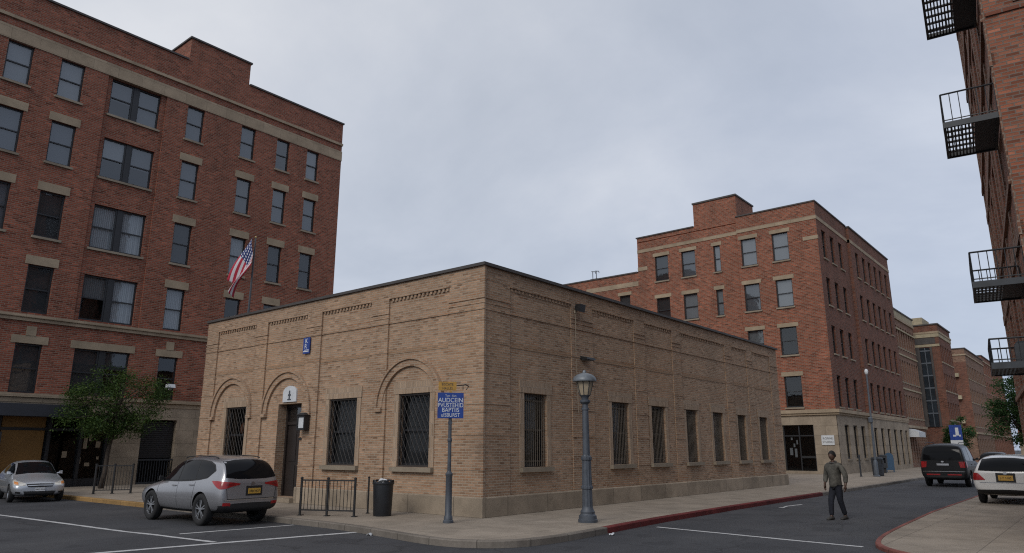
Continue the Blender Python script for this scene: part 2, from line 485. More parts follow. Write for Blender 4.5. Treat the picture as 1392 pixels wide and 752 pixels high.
def linemat():
    m, nt, b, out = newmat('worn road paint')
    tc = nd(nt, 'ShaderNodeTexCoord'); v = tc.outputs['Object']
    n = noise(nt, v, 9, 6, .75)
    r = ramp(nt, n.outputs[0], [(.30, (.08, .08, .085)), (.40, (.42, .42, .42)), (.7, (.62, .62, .62))])
    nt.links.new(r.outputs[0], b.inputs['Base Color']); b.inputs['Roughness'].default_value = .7
    return m


M['asphalt'] = asphaltmat(); M['line'] = linemat()

# ------------------------------------------------------------------ camera
cd = bpy.data.cameras.new('camera'); cam = bpy.data.objects.new('camera', cd); link(cam)
cd.sensor_width = 36; cd.sensor_fit = 'HORIZONTAL'
cd.lens = 968.0 / 1392 * 36
cd.clip_start = .1; cd.clip_end = 3000
pitch = math.atan((610 - 376) / 968.0)
# view direction: rotated from +X (street) by YAW towards +Y
cam.location = CAM
cam.rotation_euler = (PI / 2 + pitch, 0, YAW - PI / 2)
sc.camera = cam

# ------------------------------------------------------------------ world and sun
w = bpy.data.worlds.new('World'); sc.world = w; w.use_nodes = True
nt = w.node_tree; nt.nodes.clear()
wo = nd(nt, 'ShaderNodeOutputWorld'); bg = nd(nt, 'ShaderNodeBackground'); bg.inputs['Strength'].default_value = .1
SUN_DIR = Vector((-.84, -.13, .62)).normalized()      # towards the sun
el = math.asin(SUN_DIR.z); az = math.atan2(SUN_DIR.x, SUN_DIR.y)
sky = nd(nt, 'ShaderNodeTexSky', sky_type='NISHITA'); sky.sun_disc = False; sky.sun_elevation = el; sky.sun_rotation = az
tc = nd(nt, 'ShaderNodeTexCoord'); sep = nd(nt, 'ShaderNodeSeparateXYZ'); nt.links.new(tc.outputs['Generated'], sep.inputs[0])
zz = nd(nt, 'ShaderNodeMath', operation='MAXIMUM'); nt.links.new(sep.outputs['Z'], zz.inputs[0]); zz.inputs[1].default_value = 0.0
za = nd(nt, 'ShaderNodeMath', operation='ADD'); nt.links.new(zz.outputs[0], za.inputs[0]); za.inputs[1].default_value = .32
dx = nd(nt, 'ShaderNodeMath', operation='DIVIDE'); nt.links.new(sep.outputs['X'], dx.inputs[0]); nt.links.new(za.outputs[0], dx.inputs[1])
dy = nd(nt, 'ShaderNodeMath', operation='DIVIDE'); nt.links.new(sep.outputs['Y'], dy.inputs[0]); nt.links.new(za.outputs[0], dy.inputs[1])
cv = nd(nt, 'ShaderNodeCombineXYZ'); nt.links.new(dx.outputs[0], cv.inputs[0]); nt.links.new(dy.outputs[0], cv.inputs[1])
n1 = noise(nt, mapping(nt, cv.outputs[0], (1, 1, 1), (3.1, 1.7, 0)), 1.35, 8, .55); n1.inputs['Distortion'].default_value = .25
r1 = ramp(nt, n1.outputs[0], [(.30, (5.0, 5.4, 6.15)), (.43, (5.75, 6.1, 6.8)), (.55, (6.6, 6.85, 7.4)), (.68, (7.7, 7.85, 8.2))])
gr = ramp(nt, sep.outputs['Z'], [(0.0, (.80, .84, .90)), (.12, (.86, .90, .96)), (.30, (.95, .97, 1.0)), (.6, (1, 1, 1))])
cl = mix(nt, r1.outputs[0], gr.outputs[0], 1.0, 'MULTIPLY')
dt = nd(nt, 'ShaderNodeVectorMath', operation='DOT_PRODUCT'); nt.links.new(tc.outputs['Generated'], dt.inputs[0]); dt.inputs[1].default_value = (-.62, .78, 0)
ar = ramp(nt, dt.outputs['Value'], [(0.0, (.80, .85, .94)), (.45, (1.03, 1.03, 1.03)), (1.0, (1.1, 1.09, 1.07))])
mr_ = nd(nt, 'ShaderNodeMapRange'); mr_.inputs[1].default_value = -.7; mr_.inputs[2].default_value = .9; nt.links.new(dt.outputs['Value'], mr_.inputs[0]); nt.links.new(mr_.outputs[0], ar.inputs[0])
cl = mix(nt, cl, ar.outputs[0], 1.0, 'MULTIPLY')
fin = mix(nt, sky.outputs[0], cl, .92)
nt.links.new(fin, bg.inputs['Color']); nt.links.new(bg.outputs[0], wo.inputs[0])

sd = bpy.data.lights.new('sun', 'SUN'); sd.energy = 1.3; sd.angle = math.radians(25); sd.color = (1.0, .96, .9)
so = bpy.data.objects.new('sun', sd); link(so)
so.rotation_euler = (-SUN_DIR).to_track_quat('-Z', 'Y').to_euler()
so.location = (-20, -20, 40)

sc.view_settings.view_transform = 'Standard'
try: sc.view_settings.look = 'None'
except Exception: pass
sc.view_settings.exposure = 0.0; sc.view_settings.gamma = 1.0; sc.view_settings.use_curve_mapping = False
sc.render.engine = 'CYCLES'
sc.cycles.use_denoising = False
sc.cycles.max_bounces = 6; sc.cycles.transparent_max_bounces = 8; sc.cycles.diffuse_bounces = 3; sc.cycles.glossy_bounces = 3
sc.cycles.sample_clamp_indirect = 3.0
sc.cycles.caustics_reflective = False; sc.cycles.caustics_refractive = False
sc.cycles.pixel_filter_type = 'BLACKMAN_HARRIS'; sc.cycles.filter_width = 1.15

# ------------------------------------------------------------------ ground, pavements, kerbs, markings
mb = MB(); mb.face([(-400, -400, ROAD), (900, -400, ROAD), (900, 600, ROAD), (-400, 600, ROAD)])
tag(mb.build('road', M['asphalt']), kind='structure')


def offset_poly(pts, d):
    out = []
    for i, p in enumerate(pts):
        a = Vector(pts[max(i - 1, 0)]); b = Vector(pts[min(i + 1, len(pts) - 1)])
        t = (b - a).normalized(); n = Vector((-t.y, t.x))
        out.append((p[0] + n.x * d, p[1] + n.y * d))
    return out


def smooth_poly(pts, it=2):
    for _ in range(it):
        q = [pts[0]]
        for a, b in zip(pts[:-1], pts[1:]):
            q.append((a[0] * .75 + b[0] * .25, a[1] * .75 + b[1] * .25)); q.append((a[0] * .25 + b[0] * .75, a[1] * .25 + b[1] * .75))
        q.append(pts[-1]); pts = q
    return pts


def kerb_strip(outer, inner, m, name, top=0.006):
    k = MB(); s = 0.0
    for i in range(len(outer) - 1):
        a, b = outer[i], outer[i + 1]; c, d = inner[i + 1], inner[i]
        L = math.hypot(b[0] - a[0], b[1] - a[1])
        ch = .02
        def lerp(p, q, t): return (p[0] + (q[0] - p[0]) * t, p[1] + (q[1] - p[1]) * t)
        a2 = lerp(a, d, .13); b2 = lerp(b, c, .13)
        uvA, uvB = s, s + L
        k.face([(a[0], a[1], ROAD - .02), (b[0], b[1], ROAD - .02), (b[0], b[1], top - ch), (a[0], a[1], top - ch)], 0, [(uvA, 0), (uvB, 0), (uvB, .1), (uvA, .1)])
        k.face([(a[0], a[1], top - ch), (b[0], b[1], top - ch), (b2[0], b2[1], top), (a2[0], a2[1], top)], 0, [(uvA, .1), (uvB, .1), (uvB, .14), (uvA, .14)])
        k.face([(a2[0], a2[1], top), (b2[0], b2[1], top), (c[0], c[1], top), (d[0], d[1], top)], 0, [(uvA, .14), (uvB, .14), (uvB, .3), (uvA, .3)])
        s += L
    return tag(k.build(name, m, recalc=False), kind='structure')


# block with the corner building: kerb line runs from far along +X back to the corner, then along +Y
cornerA = smooth_poly([(1.2, -3.57), (-.6, -3.72), (-2.0, -3.78), (-3.15, -3.55), (-3.72, -2.75), (-3.78, -1.9), (-3.55, -.6), (-3.34, .6), (-3.2, 2.0)], 2)
lineA = [(260, -3.35), (120, -3.35), (60, -3.38), (16.6, -3.38), (8, -3.36), (3.2, -3.46)] + cornerA + [(-3.18, 4), (-3.18, 8.0), (-3.2, 11.6), (-3.3, 17.3), (-3.32, 22.0), (-3.34, 24.4)]
innerA = offset_poly(lineA, -.16)
def seg(lo, hi): return lineA[lo:hi + 1], innerA[lo:hi + 1]
nA = len(cornerA)
# indices: 0..5 straight, 6.. corner
def find(fn):
    for i, p in enumerate(lineA):
        if fn(p): return i
i16 = 3; i_c0 = find(lambda p: p[1] < -3 and p[0] < .3); i_c1 = find(lambda p: p[0] < -3.5 and p[1] > -1.5); i_y = find(lambda p: p[1] > 11.5)
o_, n_ = seg(0, i16); kerb_strip(o_, n_, M['kerb'], 'kerb')
o_, n_ = seg(i16, i_c0); kerb_strip(o_, n_, M['red_kerb'], 'kerb')
o_, n_ = seg(i_c0, i_c1); kerb_strip(o_, n_, M['kerb'], 'kerb')
o_, n_ = seg(i_c1, i_y); kerb_strip(o_, n_, M['kerb'], 'kerb')
o_, n_ = seg(i_y, len(lineA) - 1); kerb_strip(o_, n_, M['yellow_kerb'], 'kerb')


def polysheet(name, pts, z, m):
    bm = bmesh.new()
    vs = [bm.verts.new((p[0], p[1], z)) for p in pts]
    f = bm.faces.new(vs); bm.normal_update()
    if f.normal.z < 0: f.normal_flip()
    bmesh.ops.triangulate(bm, faces=bm.faces)
    me = bpy.data.meshes.new(name); bm.to_mesh(me); bm.free()
    lay = me.uv_layers.new(name='UVMap')
    for li, l in enumerate(me.loops):
        co = me.vertices[l.vertex_index].co; lay.data[li].uv = (co.x, co.y)
    me.materials.append(m)
    o = bpy.data.objects.new(name, me); link(o)
    return tag(o, kind='structure')


polysheet('pavement', innerA + [(-3.18, 24.4), (-3.18, 60), (260, 60)], 0.0, M['pavement'])
# pavement in front of the far left building, left of the kerb
mb = MB(); mb.box(-40, -3.345, 23.55, 24.9, ROAD - .02, 0.0); tag(mb.build('pavement', M['pavement']), kind='structure')

# right-hand corner: low red-edged pavement
cornerC = smooth_poly([(-.75, -14.5), (-.55, -11.6), (-.05, -9.9), (.9, -8.95), (2.2, -8.62), (4.5, -8.46), (10, -8.27)], 2)
lineC = [(-.9, -60), (-.8, -25)] + cornerC + [(17.5, -8.27), (40, -8.27), (120, -8.3), (260, -8.3)]
innerC = offset_poly(lineC, -.17)
innerC2 = offset_poly(lineC, -.30)
innerC = offset_poly(lineC, -.10)
kerb_strip(lineC, innerC, M['red_kerb_faded'], 'kerb', top=-.054)
polysheet('pavement', innerC + [(260, -60)], -.06, M['pavement'])


def stripe(name, pts, wd, jitter=.012):
    k = MB(); L = []
    P = []
    for a, b in zip(pts[:-1], pts[1:]):
        nseg = max(1, int(math.hypot(b[0] - a[0], b[1] - a[1]) / .35))
        for i in range(nseg): P.append((a[0] + (b[0] - a[0]) * i / nseg, a[1] + (b[1] - a[1]) * i / nseg))
    P.append(pts[-1])
    l = offset_poly(P, wd / 2); r = offset_poly(P, -wd / 2)
    l = [(p[0] + random.uniform(-jitter, jitter), p[1] + random.uniform(-jitter, jitter)) for p in l]
    r = [(p[0] + random.uniform(-jitter, jitter), p[1] + random.uniform(-jitter, jitter)) for p in r]
    for i in range(len(P) - 1):
        k.face([(*l[i], ROAD + .004), (*r[i], ROAD + .004), (*r[i + 1], ROAD + .004), (*l[i + 1], ROAD + .004)])
    return tag(k.build(name, M['line'], recalc=False), kind='structure')


stripe('road_marking', [(-7.4, 16.5), (-6.98, 12.1), (-6.75, 8.5), (-6.55, 5.0), (-6.40, 3.9), (-6.22, 1.62)], .12)
stripe('road_marking', [(-9.2, 1.95), (-8.33, 1.80), (-6.2, 1.42), (-3.13, .80)], .17)
stripe('road_marking', [(-5.98, 3.58), (-4.6, 3.42), (-3.28, 3.27)], .11)
stripe('road_marking', [(1.98, -3.85), (1.72, -5.6), (1.5, -7.0), (1.28, -8.62)], .13)

stripe('road_marking', [(9.6, -4.15), (10.4, -4.1), (11.4, -4.22)], .1, .05)
for k, (x, y, z, lab) in enumerate(((-3.55, .1, ROAD + .004, 'scrap of white litter in the gutter below the bin'), (-.15, -3.95, ROAD + .004, 'scrap of white litter in the gutter by the start of the red kerb'))):
    lm_ = MB(); rl = random.Random(k)
    for q in range(5):
        a = rl.uniform(0, 6.28); cx_, cy_ = rl.uniform(-.07, .07), rl.uniform(-.05, .05); r_ = rl.uniform(.03, .06)
        lm_.mesh([(cx_ + r_ * math.cos(a + t_), cy_ + r_ * math.sin(a + t_) * .7, .004 + .03 * (i_ % 2) + q * .004) for i_, t_ in enumerate((0, 1.3, 2.6, 3.9, 5.2))], [(0, 1, 2, 3, 4)])
    lo_ = tag(lm_.build('litter', M['white_panel'], recalc=False), lab, 'litter', kind='thing'); lo_.location = (x, y, z)

# ------------------------------------------------------------------ facade helpers


def facade(mb, F, u0, u1, z0, z1, ops, rev=.45, m=0, mroom=1, d=0.0, room=True):
    us = sorted(set([u0, u1] + [x for o in ops for x in o[:2] if u0 < x < u1]))
    zs = sorted(set([z0, z1] + [x for o in ops for x in o[2:4] if z0 < x < z1]))
    for a, b in zip(us[:-1], us[1:]):
        run = None
        for c, e in zip(zs[:-1], zs[1:]):
            uc, zc = (a + b) / 2, (c + e) / 2
            hole = any(o[0] < uc < o[1] and o[2] < zc < o[3] for o in ops)
            if hole:
                if run is not None: mb.face([F(a, run, d), F(b, run, d), F(b, c, d), F(a, c, d)], m); run = None
            elif run is None: run = c
        if run is not None: mb.face([F(a, run, d), F(b, run, d), F(b, z1, d), F(a, z1, d)], m)
    for o in ops:
        a, b, c, e = o[:4]; q = d - rev
        mb.face([F(a, c, d), F(a, e, d), F(a, e, q), F(a, c, q)], m)
        mb.face([F(b, c, d), F(b, e, d), F(b, e, q), F(b, c, q)], m)
        mb.face([F(a, c, d), F(b, c, d), F(b, c, q), F(a, c, q)], m)
        mb.face([F(a, e, d), F(b, e, d), F(b, e, q), F(a, e, q)], m)
        if room: mb.face([F(a, c, q), F(b, c, q), F(b, e, q), F(a, e, q)], mroom)


def window(root, off, F, u0, u1, z0, z1, d=0.0, inset=.13, double=False, fill=None, pane='pane', sill=True, lintel=None, lint_h=.42, key=False,
           rail=True, grille=None, half=None, fw=.075, mull=.12, frame='black_frame', lint_m='lintel'):
    """one sash window: frame with meeting rail, panes, sill, lintel, blind or curtain behind"""
    q = d - inset
    mb = MB(off)
    cells = [(u0, u1)]
    if double:
        um = (u0 + u1) / 2; cells = [(u0, um - mull), (um + mull, u1)]
        mb.fbox(F, um - mull, um + mull, z0, z1, q - .06, q + .03)
    for a, b in cells:
        mb.fbox(F, a, a + fw, z0, z1, q - .06, q); mb.fbox(F, b - fw, b, z0, z1, q - .06, q)
        mb.fbox(F, a + fw, b - fw, z0, z0 + fw * 1.3, q - .06, q); mb.fbox(F, a + fw, b - fw, z1 - fw, z1, q - .06, q)
        if rail:
            zm = (z0 + z1) / 2
            mb.fbox(F, a + fw, b - fw, zm - .03, zm + .03, q - .055, q - .004)
    fr = mb.build('window', M[frame], root)
    pm = MB(off)
    for a, b in cells:
        zm = (z0 + z1) / 2
        if rail:
            pm.face([F(a + fw, z0 + fw * 1.3, q - .05), F(b - fw, z0 + fw * 1.3, q - .05), F(b - fw, zm - .03, q - .05), F(a + fw, zm - .03, q - .05)])
            pm.face([F(a + fw, zm + .03, q - .03), F(b - fw, zm + .03, q - .03), F(b - fw, z1 - fw, q - .03), F(a + fw, z1 - fw, q - .03)])
        else:
            pm.face([F(a + fw, z0 + fw, q - .04), F(b - fw, z0 + fw, q - .04), F(b - fw, z1 - fw, q - .04), F(a + fw, z1 - fw, q - .04)])
    pm.build('pane', M[pane], fr, recalc=False)
    if fill:
        fills = fill if isinstance(fill, (list, tuple)) else [fill] * len(cells)
        for (a, b), fm in zip(cells, fills):
            if not fm: continue
            name, frac = fm if isinstance(fm, tuple) else (fm, 1.0)
            cm = MB(off); zb = z1 - (z1 - z0) * frac
            nf = 10 if name.startswith('curtain') else 1
            for i in range(nf):
                a0 = a + (b - a) * i / nf; b0 = a + (b - a) * (i + 1) / nf
                o0 = .02 * (i % 2) if nf > 1 else 0; o1 = .02 * ((i + 1) % 2) if nf > 1 else 0
                cm.face([F(a0, zb, q - .10 - o0), F(b0, zb, q - .10 - o1), F(b0, z1, q - .10 - o1), F(a0, z1, q - .10 - o0)])
            cm.build('curtain' if nf > 1 else 'blind', M[name], fr, recalc=False)  # flat sheet behind the glass; pale ones imitate reflected sky
    if sill:
        sm = MB(off); sm.fbox(F, u0 - .08, u1 + .08, z0 - .11, z0 - .002, d - .1, d + .09)
        sm.build('sill', M['sill'], fr)
    if lintel:
        lm = MB(off); ex = .12 if lintel is True else lintel
        lm.fbox(F, u0 - ex, u1 + ex, z1 + .003, z1 + lint_h, d - .1, d + .03)
        if key:
            uc = (u0 + u1) / 2; lm.fbox(F, uc - .2, uc + .2, z1 + lint_h + .002, z1 + lint_h + .42, d - .1, d + .05)
        lm.build('lintel', M[lint_m], fr)
    if grille == 'lattice':
        gm = MB(off); w_, h_ = u1 - u0, z1 - z0; st = .185; g = d - .05
        k = -h_
        import itertools
        x = u0 - h_ * .55
        sl = .55
        while x < u1:
            for sgn in (1, -1):
                # line u = x + sl*(z-z0) mirrored for sgn -1
                pts = []
                for zt in (z0, z1):
                    pts.append((x + sl * (zt - z0), zt))
                (ua, za_), (ub, zb_) = pts
                t0 = max(0, (u0 - ua) / (ub - ua)); t1 = min(1, (u1 - ua) / (ub - ua))
                if t1 - t0 > .02:
                    A = (ua + (ub - ua) * t0, za_ + (zb_ - za_) * t0); B = (ua + (ub - ua) * t1, za_ + (zb_ - za_) * t1)
                    if sgn < 0: A = (u0 + u1 - A[0], A[1]); B = (u0 + u1 - B[0], B[1])
                    gm.tube(F(A[0], A[1], g + .006 * sgn), F(B[0], B[1], g + .006 * sgn), (.007), n=4)
            x += st
        gm.fbox(F, u0, u1, z0 + .0, z0 + .05, g - .02, g + .02); gm.fbox(F, u0, u1, z1 - .05, z1, g - .02, g + .02)
        gm.fbox(F, u0, u0 + .04, z0 + .05, z1 - .05, g - .02, g + .02); gm.fbox(F, u1 - .04, u1, z0 + .05, z1 - .05, g - .02, g + .02)
        gm.build('grille', M['grille'], fr)
    if grille == 'bars':
        gm = MB(off); g = d - .05; nb = max(5, int((u1 - u0) / .095))
        for i in range(1, nb):
            u = u0 + (u1 - u0) * i / nb
            gm.tube(F(u, z0 + .02, g), F(u, z1 - .02, g), .0125, n=5)
        for zt in (z0 + .16, z0 + (z1 - z0) * .5, z1 - .2):
            gm.fbox(F, u0, u1, zt - .018, zt + .018, g - .02, g - .012)
        gm.build('grille', M['grille_tan'], fr)
    return fr


def text_obj(name, s, size, mat, parent, loc, rot, extrude=.004, align='CENTER', sx=1.0):
    cu = bpy.data.curves.new(name, 'FONT'); cu.body = s; cu.size = size; cu.extrude = extrude; cu.align_x = align; cu.align_y = 'CENTER'
    t = bpy.data.objects.new(name, cu); col.objects.link(t)
    dg = bpy.context.evaluated_depsgraph_get()
    me = bpy.data.meshes.new_from_object(t.evaluated_get(dg)); bpy.data.objects.remove(t)
    me.materials.clear(); me.materials.append(mat)
    o = bpy.data.objects.new(name, me); link(o, parent)
    o.location = loc; o.rotation_euler = rot; o.scale = (sx, 1, 1)
    return o

# ================================================================== CORNER BUILDING (tan brick, one storey)
B0 = (0, 0, 0)
cb = thing('brick_building', 'low tan brick corner building with barred windows, blind arches and a flat roof', 'building', B0)
FL = lambda u, z, d: (-d, u, z)         # left face: u = Y, outwards -X
FR = lambda u, z, d: (u, -d, z)         # right face: u = X, outwards -Y
LX, LY, TOP = 22.3, 14.7, 6.58
WL = [(11.46, 12.82, 1.2, 3.18), (5.17, 6.55, 1.2, 3.23), (1.97, 3.26, 1.2, 3.24)]
DOOR = (8.06, 9.43, .15, 3.18)
WR = [(1.72, 2.79, 1.2, 3.23), (6.38, 7.46, 1.2, 3.21), (9.06, 10.1, 1.2, 3.2), (11.8, 12.76, 1.2, 3.18), (14.25, 15.25, 1.2, 3.17), (16.83, 17.74, 1.2, 3.15), (19.41, 20.38, 1.2, 3.14)]
mb = MB(B0)
facade(mb, FL, 0, LY, 0, TOP, WL + [DOOR], rev=.45)
facade(mb, FR, 0, LX, 0, TOP, WR, rev=.4)
mb.face([(LX, 0, 0), (LX, LY, 0), (LX, LY, TOP), (LX, 0, TOP)]); mb.face([(0, LY, 0), (LX, LY, 0), (LX, LY, TOP), (0, LY, TOP)])
# pilasters (left face)
PIL_L = [(-.07, 1.26), (3.82, 4.64), (7.18, 8.0), (10.40, 11.16), (13.85, 14.70)]
PIL_R = [(0, 1.08), (4.09, 5.31), (7.98, 8.77), (10.88, 11.6), (15.83, 16.61), (18.3, 19.04), (21.27, 22.30)]
DP = .055
for a, b in PIL_L: mb.fbox(FL, a, b, .0, 6.2, -.01, DP)
DPR = .028
for a, b in PIL_R: mb.fbox(FR, a, b, .0, 6.2, -.01, DPR)
# frieze over the panels
mb.fbox(FL, -.075, LY, 6.2, TOP, -.01, DP + .006)
mb.fbox(FR, 0, LX, 6.2, TOP, -.01, DPR + .006)
# corbel tables (dentils) under the frieze, one run per panel
def gaps(p, end):
    g = [];
    for (a, b), (c, d) in zip(p[:-1], p[1:]): g.append((b, c))
    return g
mbd = mb
for F, P in ((FL, PIL_L), (FR, PIL_R)):
    DP = .055 if F is FL else .04
    for a, b in gaps(P, 0):
        mbd.fbox(F, a + .002, b - .002, 6.14, 6.198, -.005, DP + .012)
        x = a + .05
        while x + .09 < b:
            mbd.fbox(F, x, x + .085, 6.05, 6.138, -.005, DP - .012); x += .165
# string courses, pilaster caps and bands
mbs = mb
for F, P, E_ in ((FL, PIL_L, 0), (FR, PIL_R, 0)):
    DP = .055 if F is FL else .028
    for a, b in gaps(P, 0): mbs.fbox(F, a + .003, b - .003, 5.375, 5.415, -.005, .028)
    for i, (a, b) in enumerate(P):
        e0 = a - .02 if not (F is FR and i == 0) else a + .003
        for zc, hh, dd in ((5.70, .04, .024), (5.56, .03, .015), (5.39, .04, .022), (4.50, .025, .010), (3.68, .03, .013), (2.86, .035, .016), (2.06, .035, .016), (1.17, .035, .013)):
            mbs.fbox(F, e0, b + .02, zc - hh / 2, zc + hh / 2, DP - .01, DP + dd)
wall = mb.build('wall', [M['tan_brick'], M['dark_room']], cb, recalc=False)
for F, P in ((FL, PIL_L), (FR, PIL_R)):
    for a, b in gaps(P, 0):
        mbo = MB(B0); mbo.fbox(F, a + .004, b - .004, 4.44, 4.56, -.005, .013)
        mbo.build('brick_course', M['tan_brick_orange'], cb, recalc=False)
# arches
for uc, r in ((12.46, 1.36), (8.92, 1.36), (2.80, 1.34)):
    am = MB(B0); zc = 2.88
    am.ring_arch(FL, uc, zc, r - .19, r, -.005, .075, n=36)
    am.ring_arch(FL, uc, zc, r + .003, r + .07, -.005, .125, n=36)
    for sgn in (-1, 1):
        a, b = sorted((uc + sgn * (r - .19), uc + sgn * (r + .10)))
        am.fbox(FL, a, b, 2.76, 2.877, -.005, .135)
    am.build('arch_moulding', M['tan_brick'], cb, recalc=False)
# window surrounds
for (a, b, c, e), F in [(x, FL) for x in WL] + [(x, FR) for x in WR]:
    sm = MB(B0)
    sm.fbox(F, a - .22, b + .22, e + .003, e + .34, -.005, .035)
    sm.fbox(F, a - .19, a - .003, c, e + .001, -.005, .022); sm.fbox(F, b + .003, b + .19, c, e + .001, -.005, .022)
    sm.build('window_surround', M['tan_brick_pale'], cb, recalc=False)
for i, (a, b, c, e) in enumerate(WL):
    wn = window(cb, B0, FL, a, b, c, e, inset=.17, fill=('shade', 1.0) if i != 0 else None, sill=False, grille='lattice', frame='black_frame', pane='barred_glass')
    sm = MB(B0); sm.fbox(FL, a - .2, b + .2, c - .13, c - .004, -.15, .13); sm.build('sill', M['sill'], wn)
    if i == 0:
        om = MB(B0)
        om.lathe(0, 0, [(.03, 0), (.16, .12), (.2, .3), (.12, .5), (.04, .62)], 12)
        o = om.build('ornament', M['orange_glow'], wn, smooth=True); o.location = (.3, 12.1, 2.2); o.scale = (.5, .6, .7)
for i, (a, b, c, e) in enumerate(WR):
    wn = window(cb, B0, FR, a, b, c, e, inset=.17, fill=[('curtain_brown', 1.0), ('curtain_brown', 1.0), ('curtain_brown', .6), ('shade', 1.0), ('curtain', .55), ('shade', .7), ('curtain', .85)][i], sill=False, grille='bars', pane='barred_glass' if i not in (4, 6) else 'pane')  # pale curtains in two far windows stand in for reflected light
    sm = MB(B0); sm.fbox(FR, a - .2, b + .2, c - .13, c - .004, -.15, .13); sm.build('sill', M['sill'], wn)
# plinth
mbp = MB(B0)
for a, b in ((-.13, DOOR[0] - .05), (DOOR[1] + .05, LY)):
    mbp.fbox(FL, a, b, -.02, .47, -.01, .13); mbp.hexa([FL(a, .47, -.01), FL(b, .47, -.01), FL(b, .47, .13), FL(a, .47, .13), FL(a, .5, -.01), FL(b, .5, -.01), FL(b, .5, .1), FL(a, .5, .1)])
mbp.fbox(FR, 0, LX + .02, -.02, .47, -.01, .13); mbp.hexa([FR(0, .47, -.01), FR(LX, .47, -.01), FR(LX, .47, .13), FR(0, .47, .13), FR(0, .5, -.01), FR(LX, .5, -.01), FR(LX, .5, .1), FR(0, .5, .1)])
mbp.build('plinth', M['plinth'], cb, recalc=False)
# coping and roof
mbc = MB(B0)
mbc.fbox(FL, -.13, LY + .05, TOP, TOP + .085, -.32, .13); mbc.fbox(FR, .321, LX + .05, TOP, TOP + .085, -.32, .13)
mbc.box(.32, LX + .05, LY - .3, LY + .05, TOP, TOP + .085); mbc.box(LX - .3, LX + .05, .322, LY - .302, TOP, TOP + .083)
mbc.build('coping', M['coping'], cb)
mbr = MB(B0); mbr.face([(.01, .01, 6.3), (LX - .01, .01, 6.3), (LX - .01, LY - .01, 6.3), (.01, LY - .01, 6.3)]); mbr.build('roof', M['roof_felt'], cb)
# door
md = MB(B0)
a, b, c, e = DOOR
md.fbox(FL, a, b, c, e, -.44, -.40)
md.fbox(FL, a, a + .09, c, e, -.40, -.33); md.fbox(FL, b - .09, b, c, e, -.40, -.33); md.fbox(FL, a + .09, b - .09, e - .1, e, -.40, -.33); md.fbox(FL, a + .09, b - .09, 2.5, 2.6, -.40, -.34)
for (p0, p1) in ((.35, 1.15), (1.28, 2.35)):
    md.fbox(FL, a + .22, (a + b) / 2 - .08, p0, p1, -.40, -.385); md.fbox(FL, (a + b) / 2 + .08, b - .22, p0, p1, -.40, -.385)
dr = md.build('door', M['door'], cb)
mh = MB(B0); mh.tube(FL(a + .2, 1.15, -.40), FL(a + .2, 1.15, -.33), .014); mh.tube(FL(a + .2, 1.15, -.335), FL(a + .36, 1.15, -.335), .013); mh.build('handle', M['steel'], dr)
mh = MB(B0); mh.face([FL(a + .1, 2.62, -.385), FL(b - .1, 2.62, -.385), FL(b - .1, e - .11, -.385), FL(a + .1, e - .11, -.385)]); mh.build('transom_pane', M['pane'], dr, recalc=False)
ms = MB(B0); ms.fbox(FL, a - .048, b + .048, -.02, .147, -.45, .28); ms.build('doorstep', M['plinth'], cb)
# shield plaque over the door
mp = MB(B0)
u0, u1, z0, z1 = 8.36, 9.14, 3.24, 3.56
mp.fbox(FL, u0, u1, z0, z1, -.01, .05)
n = 14
for i in range(n):
    t0 = PI * i / n; t1 = PI * (i + 1) / n; um = (u0 + u1) / 2; r = (u1 - u0) / 2
    P = [(um + r * math.cos(t0), z1 + .22 * math.sin(t0)), (um + r * math.cos(t1), z1 + .22 * math.sin(t1)), (um, z1)]
    q = [FL(x, z, -.01) for x, z in P] + [FL(x, z, .05) for x, z in P]
    mp.mesh(q, [(0, 1, 2), (3, 5, 4), (0, 3, 4, 1), (1, 4, 5, 2), (2, 5, 3, 0)])
pq = mp.build('plaque', M['white_panel'], cb)
me_ = MB(B0)
um = 8.75
me_.fbox(FL, um - .035, um + .035, 3.30, 3.62, .051, .06); me_.fbox(FL, um - .07, um + .07, 3.44, 3.50, .051, .062); me_.fbox(FL, um - .1, um + .1, 3.30, 3.34, .051, .062)
me_.lathe(0, 0, [(.05, 0), (.05, .012)], 10)
emb = me_.build('emblem', M['lamp_paint'], pq)

# wall lantern beside the door
wl = thing('wall_lantern', 'black box lantern with white panel on the wall right of the dark door', 'wall lamp', (-.085, 7.67, 2.28))
m_ = MB(); m_.box(-.02, 0, -.18, .18, .02, .46); m_.box(-.20, -.02, -.2, -.16, 0, .48); m_.box(-.20, -.02, .16, .2, 0, .48); m_.box(-.20, -.02, -.16, .16, .42, .48); m_.box(-.20, -.02, -.16, .16, 0, .06); m_.hexa([(-.24, -.23, .48), (0, -.23, .48), (0, .23, .48), (-.24, .23, .48), (-.14, -.1, .56), (-.02, -.1, .56), (-.02, .1, .56), (-.14, .1, .56)])
m_.build('housing', M['iron'], wl)
m_ = MB(); m_.box(-.17, -.03, -.15, .15, .07, .41); m_.build('lamp_glass', M['white_panel'], wl)
ic = MB(); ic.box(-.05, 0, -.09, .09, -.16, .16); ic.bev(-.07, -.05, -.06, .06, .02, .12, .01)
o = tag(ic.build('intercom', M['iron']), 'small black entry intercom on the wall below the box lantern', 'intercom'); o.location = (-.001, 7.93, 1.95)
